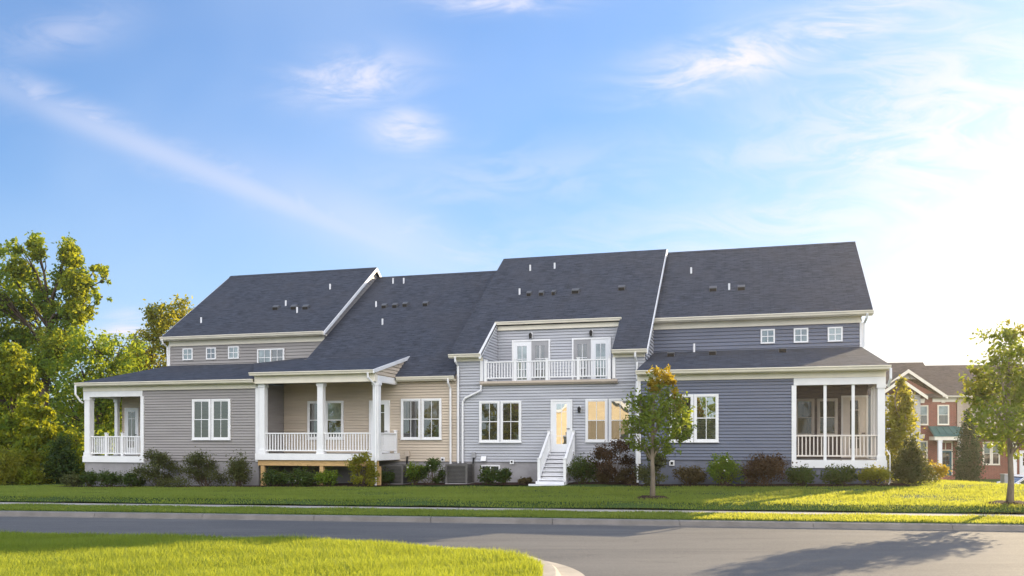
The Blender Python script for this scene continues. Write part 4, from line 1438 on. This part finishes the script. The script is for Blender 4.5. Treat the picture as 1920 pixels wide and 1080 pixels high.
def shrub(label, px, top, wid, basepy, m, kind='mound', n=None, leaf=.045, v=None, seed=0, name='shrub', D=None, bloom=0):
    """a foundation shrub in the bed: short stems, leafy clumps"""
    if D is None:
        v = -2.75 if v is None else v
        a = (px - 960) / F_PX
        D = (v + H.o[0] * H.s + H.o[1] * H.c) / (a * H.s + H.c)
    x, y = (px - 960) / F_PX * D, D
    z = gz(x, y) + .02
    hgt = max(.25, ZC + (827 - top) / F_PX * D - z)
    wr = wid / 2 / F_PX * D * {'loose': 1.30, 'mound': 1.22}.get(kind, 1.1)
    rng = np.random.default_rng(seed + 100)
    lobes = []
    if kind == 'mound':
        lobes.append((np.array([x, y, z + hgt * .48]), np.array([wr * .72, wr * .7, hgt * .40])))
        for k in range(6):
            an = k * 1.05 + rng.uniform(0, .6)
            rr = wr * rng.uniform(.38, .58)
            lobes.append((np.array([x + math.cos(an) * rr, y + math.sin(an) * rr, z + hgt * rng.uniform(.35, .66)]), np.array([wr * .42, wr * .42, hgt * .30])))
    elif kind == 'loose':
        for k in range(11):
            an = rng.uniform(0, 6.28)
            t = .16 + .76 * k / 10
            rr = wr * rng.uniform(.2, .95) * (1.15 - .62 * t)
            lobes.append((np.array([x + math.cos(an) * rr, y + math.sin(an) * rr, z + hgt * t]), np.array([wr * .34, wr * .34, hgt * .14])))
    else:
        for k in range(7):
            t = k / 6
            w2 = wr * (1 - t * .86) * (1 if kind == 'cone' else .0 + 1)
            lobes.append((np.array([x, y, z + hgt * (.14 + .74 * t)]), np.array([w2 * .9, w2 * .9, hgt * .14])))
    n = n or int(900 + 2600 * wr * hgt)
    r = empty(name, label, 'shrub', WORLD, x, y, z, group='shrubs in the beds along the row')
    P, A, Bv, cc = crown(lobes, n, rng, leaf, .42 if kind != 'loose' else .5, 14)
    keep = P[:, 2] > z + .01
    P, A, Bv = P[keep], A[keep], Bv[keep]
    sb = MB()
    for c in cc[rng.permutation(len(cc))[:26]]:
        limb(sb, (x + rng.normal(0, wr * .12), y + rng.normal(0, wr * .12), z - .05), c, .012, .004, rng, .12, 3, 4)
    sb.build('stems', M['twig'], r)
    leaf_quads('foliage', P, A, Bv, M[m], r)
    if bloom:
        k = rng.permutation(len(P))[:bloom]
        leaf_quads('blossom', P[k] + np.array([0, -.04, .02]), A[k] * .8, Bv[k] * 1.4, M['bloom'], r)
    return r


S = [
    ('low pale green mound at the left end of the bed', 138, 885, 40, 910, 'l_olive', 'mound', 0),
    ('small dark mound below the left porch column', 168, 881, 32, 910, 'l_dark', 'mound', 0),
    ('wide dark green mound under the corner porch railing', 207, 882, 46, 910, 'l_dark', 'mound', 0),
    ('dark green mound below the right end of the corner porch', 252, 882, 38, 910, 'l_dark', 'mound', 0),
    ('large loose twiggy shrub on taupe siding, left of its twin', 300, 848, 74, 912, 'l_olive', 'loose', 0),
    ('large loose twiggy shrub under the taupe double window', 385, 852, 78, 912, 'l_olive', 'loose', 0),
    ('upright olive shrub at the corner of the taupe wall', 447, 843, 46, 912, 'l_olive', 'mound', 0),
    ('low dark shrub beside the left timber post', 515, 877, 50, 914, 'l_dark', 'mound', 8),
    ('low dark shrub below the middle of the raised porch', 566, 876, 60, 914, 'l_dark', 'mound', 8),
    ('small green shrub just right of the middle timber post', 612, 878, 42, 914, 'l_green', 'mound', 8),
    ('yellowing upright shrub before the right end of the raised porch', 678, 852, 52, 914, 'l_yel', 'loose', 0),
    ('small dark shrub in front of the half hidden condenser', 722, 878, 36, 910, 'l_dark', 'mound', 0),
    ('white flowering shrub right of the half hidden condenser', 778, 866, 38, 907, 'l_green', 'mound', 26),
    ('bushy dark green shrub left of the square condenser', 808, 862, 56, 906, 'l_dark', 'loose', 6),
    ('small dark shrub covering the left of the basement window', 914, 874, 34, 906, 'l_dark', 'mound', 0),
    ('small dark shrub right of the basement window', 944, 874, 28, 906, 'l_dark', 'mound', 0),
    ('tiny straw coloured tuft left of the white steps', 985, 895, 26, 908, 'l_brown', 'mound', 0),
    ('dark green shrub just right of the white steps', 1094, 852, 54, 907, 'l_dark', 'mound', 0),
    ('tall bronze red shrub under the right hand pale house window', 1150, 826, 74, 905, 'l_red', 'loose', 0),
    ('small yellowish shrub before the tall bronze one', 1130, 882, 34, 912, 'l_brown', 'mound', 0),
    ('orange tinged low shrub left of the slim tree', 1176, 878, 44, 912, 'l_brown', 'loose', 0),
    ('dim green shrub on slate siding behind the slim tree trunk', 1225, 838, 54, 905, 'l_olive', 'loose', 0),
    ('low brown mound right of the slim tree', 1294, 872, 66, 908, 'l_brown', 'mound', 0),
    ('upright green shrub with a few pale flowers on slate siding', 1357, 848, 60, 906, 'l_green', 'mound', 6),
    ('large reddish brown shrub left of the screened porch', 1433, 850, 84, 908, 'l_red', 'mound', 0),
    ('dark green mound below the left end of the screened porch', 1503, 871, 54, 906, 'l_dark', 'mound', 0),
    ('dark green mound below the middle of the screened porch', 1576, 868, 58, 906, 'l_dark', 'mound', 0),
    ('yellow green mound lit at the right end of the screened porch', 1641, 871, 54, 908, 'l_yel', 'mound', 0),
]
for i, (lb, px, top, wid, by, m_, kd, bl) in enumerate(S):
    mid_ = 700 < px < 1180
    shrub(lb, px, top, wid, by, m_, kd, v=(-1.35 if mid_ else -2.72), seed=i, bloom=bl)
shrub('glossy conical holly shrub at the right end of the row', 1706, 811, 92, 911, 'l_holly', 'cone', n=7500, D=29.6, seed=70, name='holly_shrub')
shrub('golden rounded shrub right of the conical holly', 1752, 866, 46, 906, 'l_gold', 'mound', n=2200, D=32, seed=71)

D = 41.0
x = (1692 - 960) / F_PX * D
tree('feathery_cypress', 'feathery golden green cypress behind the right corner of the screened porch', 'tree', (x, D, gz(x, D)),
     plobes(D, [(1690, 725, 10, 18), (1688, 755, 20, 24), (1692, 790, 28, 28), (1690, 825, 32, 28), (1688, 860, 32, 28), (1670, 800, 20, 40), (1700, 760, 14, 16)], .6, 12), 5200, .10, 'l_yel', .12, 81, clump=.35, per=18, droop=1.2, twigs=60)
D = 58.0
x = (1817 - 960) / F_PX * D
tree('columnar_evergreen', 'narrow dark columnar evergreen in front of the brick houses', 'tree', (x, D, gz(x, D)),
     plobes(D, [(1817, 782, 5, 12), (1817, 800, 10, 16), (1817, 820, 14, 18), (1817, 845, 18, 20), (1817, 870, 20, 20), (1817, 893, 20, 16), (1803, 885, 9, 18)], .4, 13), 15000, .075, 'l_deep', .12, 82, clump=.5, per=30, twigs=20)

# ---------------------------------------------------------------- brick houses beyond
GB = -1.25
b1 = empty('brick_house', 'red brick gabled house with a teal porch hood beyond the conical holly', 'house', B, -1.7, 0, GB, 'brick houses beyond the row')
MB().box(-1.76, 1.50, 0, 9, GB - .3, 5.9).prism([(-5.3, -.02, 5.72), (.4, -.02, 5.72), (-2.43, -.02, 7.3)], (0, 6, 0)).build('brick_wall', M['brick'], b1)
mb = MB()
siding(mb, [(-5.6, GB), (-1.80, GB), (-1.80, 5.9), (-5.6, 5.9)], ('v', -1.5), .2)
mb.box(-5.6, -1.79, -1.48, 0, GB - .3, 5.9)
siding(mb, [(-3.15, 7.28), (-1.70, 7.28), (-2.43, 7.95)], ('v', -.06), .2)
mb.build('siding_wall', M['greywall'], b1)
mb = MB()
slab(mb, [(-9, -.35, 5.86), (.35, -.35, 5.86), (.35, 5, 9.15), (-9, 5, 9.15)], .15)
slab(mb, [(-9, 5.001, 9.15), (.35, 5.001, 9.15), (.35, 10.4, 5.86), (-9, 10.4, 5.86)], .15)
for ax, az, fx, fz, v0, v1 in ((-2.43, 8.13, 3.12, 2.28, -.4, 4.2), (-3.40, 7.27, 2.05, 1.5, -1.9, 1.5)):
    for sg in (-1, 1):
        slab(mb, [(ax, v0, az), (ax + sg * fx, v0, az - fz), (ax + sg * fx, v1, az - fz), (ax, v1, az)], .12)
mb.build('roof', M['brownroof'], b1)
mb = MB()
for ax, az, fx, fz, v0 in ((-2.43, 8.13, 3.12, 2.28, -.4), (-3.40, 7.27, 2.05, 1.5, -1.9)):
    for sg in (-1, 1):
        mb.prism([(ax, v0, az - .02), (ax + sg * fx, v0, az - fz - .02), (ax + sg * fx, v0, az - fz - .30), (ax, v0, az - .32)], (0, -.06, 0))
mb.build('rake_board', M['cream'], b1)
gutter(b1, .3, 3.4, -.35, 5.85)
MB().box(-.4, 1.5, -.05, -.002, 5.35, 5.70).build('frieze_board', M['cream'], b1)
for a, b_, z0, z1, gl in ((-1.67, -.75, 3.42, 5.08, ('g_curt', 'g_pale')), (-.02, .90, 3.42, 5.10, ('g_curt', 'g_pale')), (-1.62, -.80, .30, 2.08, ('g_curt', 'g_pale'))):
    w_ = sash_window(b1, a, b_, z0, z1, -.02, gl, None, frame='cream')
    MB().prism([((a + b_) / 2 - .14, -.05, z1 + .18), ((a + b_) / 2 + .14, -.05, z1 + .18), ((a + b_) / 2 + .2, -.05, z1 + .55), ((a + b_) / 2 - .2, -.05, z1 + .55)], (0, -.05, 0)).build('keystone', M['cream'], w_)
hd = MB().prism([(-.75, 0, 3.30), (-.75, -1.5, 2.52), (-.75, -1.5, 2.44), (-.75, 0, 3.22)], (2.65, 0, 0))
for k in range(6):
    u = -.70 + k * .51
    hd.prism([(u, 0, 3.30), (u, -1.5, 2.52), (u, -1.5, 2.57), (u, 0, 3.35)], (.04, 0, 0))
hd.build('porch_hood', M['teal'], b1)
MB().box(-.68, 1.85, -1.45, -.02, 2.12, 2.43).build('porch_beam', M['cream'], b1)
for u in (-.22, 1.42):
    column(b1, u, -1.25, GB, 2.12, .15)
MB().box(.05, 1.17, -.10, -.01, -.8, 2.05).build('door_casing', M['cream'], b1)
glazed_door(b1, .16, 1.06, -.85, 1.22, -.11, 'g_curt', 'doorteal', gz=(.45, .94), gin=.16, casing=False)
MB().poly([(.16, -.115, 1.34), (.56, -.115, 1.34), (.56, -.115, 1.9), (.16, -.115, 1.9)]).poly([(.64, -.115, 1.34), (1.06, -.115, 1.34), (1.06, -.115, 1.9), (.64, -.115, 1.9)]).build('transom', M['brick'], b1)
MB().box(-.5, 1.75, -1.9, 0, GB - .4, -.85).build('front_step', M['brick'], b1)

b2 = empty('brick_house', 'tan sided house with brick lower storey behind the backlit young tree', 'house', B, 1.6, 0, GB, 'brick houses beyond the row')
mb = MB()
siding(mb, [(1.52, GB), (2.0, GB), (2.0, 5.7), (1.52, 5.7)], ('v', -.1), .2)
siding(mb, [(2.0, 2.7), (16, 2.7), (16, 5.7), (2.0, 5.7)], ('v', .3), .2)
mb.build('siding_wall', M['tanwall'], b2)
MB().box(2.0, 16, -.4, .32, GB - .3, 2.7).box(2.0, 16, .33, 9, GB - .3, 5.7).build('brick_wall', M['brick'], b2)
mb = MB()
slab(mb, [(.36, -.35, 5.86), (17, -.35, 5.86), (17, 5, 8.85), (.36, 5, 8.85)], .15)
slab(mb, [(.36, 5.001, 8.85), (17, 5.001, 8.85), (17, 10.4, 5.86), (.36, 10.4, 5.86)], .15)
slab(mb, [(2.3, -1.5, 2.62), (9, -1.5, 2.62), (9, .2, 3.35), (2.3, .2, 3.35)], .1)
mb.build('roof', M['brownroof'], b2)
gutter(b2, 3.41, 17, -.35, 5.85)
gutter(b2, 2.3, 9, -1.5, 2.62)
sash_window(b2, 3.40, 4.05, .08, 2.0, -.40, ('g_curt', 'g_pale'), None, frame='cream')
sash_window(b2, 4.07, 4.72, .08, 2.0, -.40, ('g_curt', 'g_pale'), None, frame='cream')
sash_window(b2, 6.6, 7.5, 3.4, 5.1, .3, ('g_curt', 'g_pale'), None, frame='cream')
column(b2, 5.45, -1.3, GB, 2.5, .17)
column(b2, 8.6, -1.3, GB, 2.5, .17)
glazed_door(b2, 6.3, 7.2, GB + .3, 1.2, -.40, 'g_curt', 'doorwhite', gz=(.45, .94))
MB().box(5.5, 5.9, -.65, -.42, -1.2, -.2).build('meter_box', M['grey'], b2)


# ---------------------------------------------------------------- parked car
def car(label, x, y, z, heading):
    fr = Frame(x, y, -heading)
    r = empty('parked_car', label, 'car', fr, 0, 0, z)
    OFF[r.name] = Vector((0, 0, 0))
    W = .86
    # side profile, nose at -u
    low = [(-2.28, .30), (-2.30, .55), (-2.22, .70), (-1.55, .84), (-1.05, .92), (1.55, .95), (2.12, .92), (2.28, .80), (2.30, .34), (1.9, .22), (-1.9, .20)]
    cab = [(-1.10, .91), (-.35, 1.36), (.05, 1.44), (.75, 1.44), (1.25, 1.34), (1.75, .94)]
    mb = MB()
    mb.prism([(a, -W, b) for a, b in low], (0, 2 * W, 0))
    mb.build('body', M['carpaint'], r, bevel=.06)
    MB().prism([(a * .985, -W + .12, b - .03) for a, b in cab], (0, 2 * W - .24, 0)).build('cabin', M['carglass'], r, bevel=.04)
    t = MB()
    t.prism([(-.36, -W + .14, 1.36), (.05, -W + .14, 1.445), (.75, -W + .14, 1.445), (1.26, -W + .14, 1.34), (.75, -W + .14, 1.40), (.05, -W + .14, 1.40)], (0, 2 * W - .28, 0))
    t.build('car_roof', M['carpaint'], r)
    for sv in (-1, 1):
        p = MB()
        y0 = sv * (W - .115)
        for a, b in (((-1.10, .90), (-.36, 1.37)), ((.15, .93), (.15, 1.43)), ((1.26, 1.35), (1.75, .93))):
            p.tube([(a[0], y0, a[1]), (b[0], y0 * .97, b[1])], .03, 5)
        p.build('pillar', M['carpaint'], r)
        MB().box(-.95, -.72, sv * (W + .02) - .07, sv * (W + .02) + .07, .93, 1.05).build('wing_mirror', M['carpaint'], r, bevel=.03)
        MB().box(-2.27, -1.95, sv * .66 - .18, sv * .66 + .18, .62, .74).build('headlight', M['lamp'], r, bevel=.03)
        for a in (-1.42, 1.42):
            wh = MB().tube([(a, sv * (W - .18), .32), (a, sv * (W + .02), .32)], .33, 20).build('wheel', M['tyre'], r)
            MB().tube([(a, sv * (W + .021), .32), (a, sv * (W + .03), .32)], .2, 16).build('rim', M['chrome'], wh)
        MB().box(-.55, .12, sv * (W + .004) - .004, sv * (W + .004) + .004, .40, .86).build('door', M['carpaint'], r)
    return r


car('white car parked beyond the lawn edge behind the backlit young tree', 27.6, 46.0, -1.22, R(0))
x, y = (1886 - 960) / F_PX * 33.5, 33.5
ub = empty('utility_cabinet', 'grey utility cabinet standing at the lawn edge left of the white car', 'cabinet', WORLD, x, y, gz(x, y))
MB().box(x - .14, x + .14, y - .14, y + .14, gz(x, y) - .1, .72).build('cabinet_body', M['grey'], ub, bevel=.01)
MB().box(x - .16, x + .16, y - .16, y + .16, .72, .76).build('cabinet_lid', M['grey'], ub, bevel=.01)

# ---------------------------------------------------------------- across the road, seen in the window glass
c1 = empty('cream_house', 'cream gabled house across the road, seen only reflected in the glass', 'house', WORLD, -24, -28, .05)
gx0, gx1, gy = -31.0, -19.0, -26.0
mb = MB()
mb.box(gx0, gx1, gy - 10, gy, 0, 5.0)
mb.prism([(gx0, gy, 5.0), (gx1, gy, 5.0), ((gx0 + gx1) / 2, gy, 9.2)], (0, -10, 0))
mb.build('wall', M['creamwall'], c1)
mb = MB()
for sg in (-1, 1):
    cx_, hw = (gx0 + gx1) / 2, (gx1 - gx0) / 2 + .5
    slab(mb, [(cx_, gy + .5, 9.5), (cx_ + sg * hw, gy + .5, 4.85), (cx_ + sg * hw, gy - 10.5, 4.85), (cx_, gy - 10.5, 9.5)], .2)
mb.build('roof', M['roof'], c1)
mb = MB()
for sg in (-1, 1):
    mb.prism([(cx_, gy + .52, 9.5), (cx_ + sg * hw, gy + .52, 4.85), (cx_ + sg * hw, gy + .52, 4.4), (cx_, gy + .52, 9.05)], (0, .06, 0))
mb.build('rake_board', M['white'], c1)
for a in (-29.5, -26.6, -22.6):
    MB().box(a, a + 1.6, gy, gy + .06, 1.1, 2.9).build('window', M['g_dark'], c1)
BG = 'trees across the road'
protos = []
for i, mm in enumerate(('l_green', 'l_yel', 'l_green')):
    rr_ = random.Random(i)
    lo_ = [(np.array([rr_.uniform(-2.2, 2.2), -26 + rr_.uniform(-1.6, 1.6), zz]), np.array([1.9, 1.9, 1.5])) for zz in (1.8, 2.6, 3.4, 4.4, 5.4, 6.4, 7.4, 8.4)]
    protos.append(tree('roadside_tree', 'tree in the row across the road, seen only reflected in window glass', 'tree', (0, -26, .05), lo_, 2600, .26, mm, .28, 200 + i, twigs=12, group=BG))
spots = [(-76, -34), (-70, -28), (-64, -33), (-58, -25), (-52, -30), (-46, -24), (-41, -31), (-36, -24), (-14.5, -25), (-9.5, -30), (-5, -24), (1, -30), (7, -26), (13, -31), (19, -27)]
for i, (x, y) in enumerate(spots):
    p = protos[i % 3]
    if i < 3:
        o = p
    else:
        o = p.copy()
        col.objects.link(o)
        for ch in list(p.children):
            c = ch.copy()
            col.objects.link(c)
            c.parent = o
    o.location = (x, y, .05)
    o.rotation_euler = (0, 0, i * 1.7)
    o.scale = [.85 + .35 * ((i * 7) % 5) / 4] * 3

# ---------------------------------------------------------------- haze volume, added to imitate warm glare towards the sun
hm = bpy.data.materials.new('glare haze')
hm.use_nodes = True
ht = NT(hm.node_tree)
pv = ht.n('ShaderNodeVolumePrincipled', {'Color': (1.0, .93, .82, 1), 'Density': .00035, 'Anisotropy': .72})
o_ = ht.n('ShaderNodeOutputMaterial')
ht.t.links.new(pv.outputs[0], o_.inputs['Volume'])
hz = MB().box(-170, 170, -230, 240, -4, 24).build('haze', hm)
tag(hz, kind='stuff')
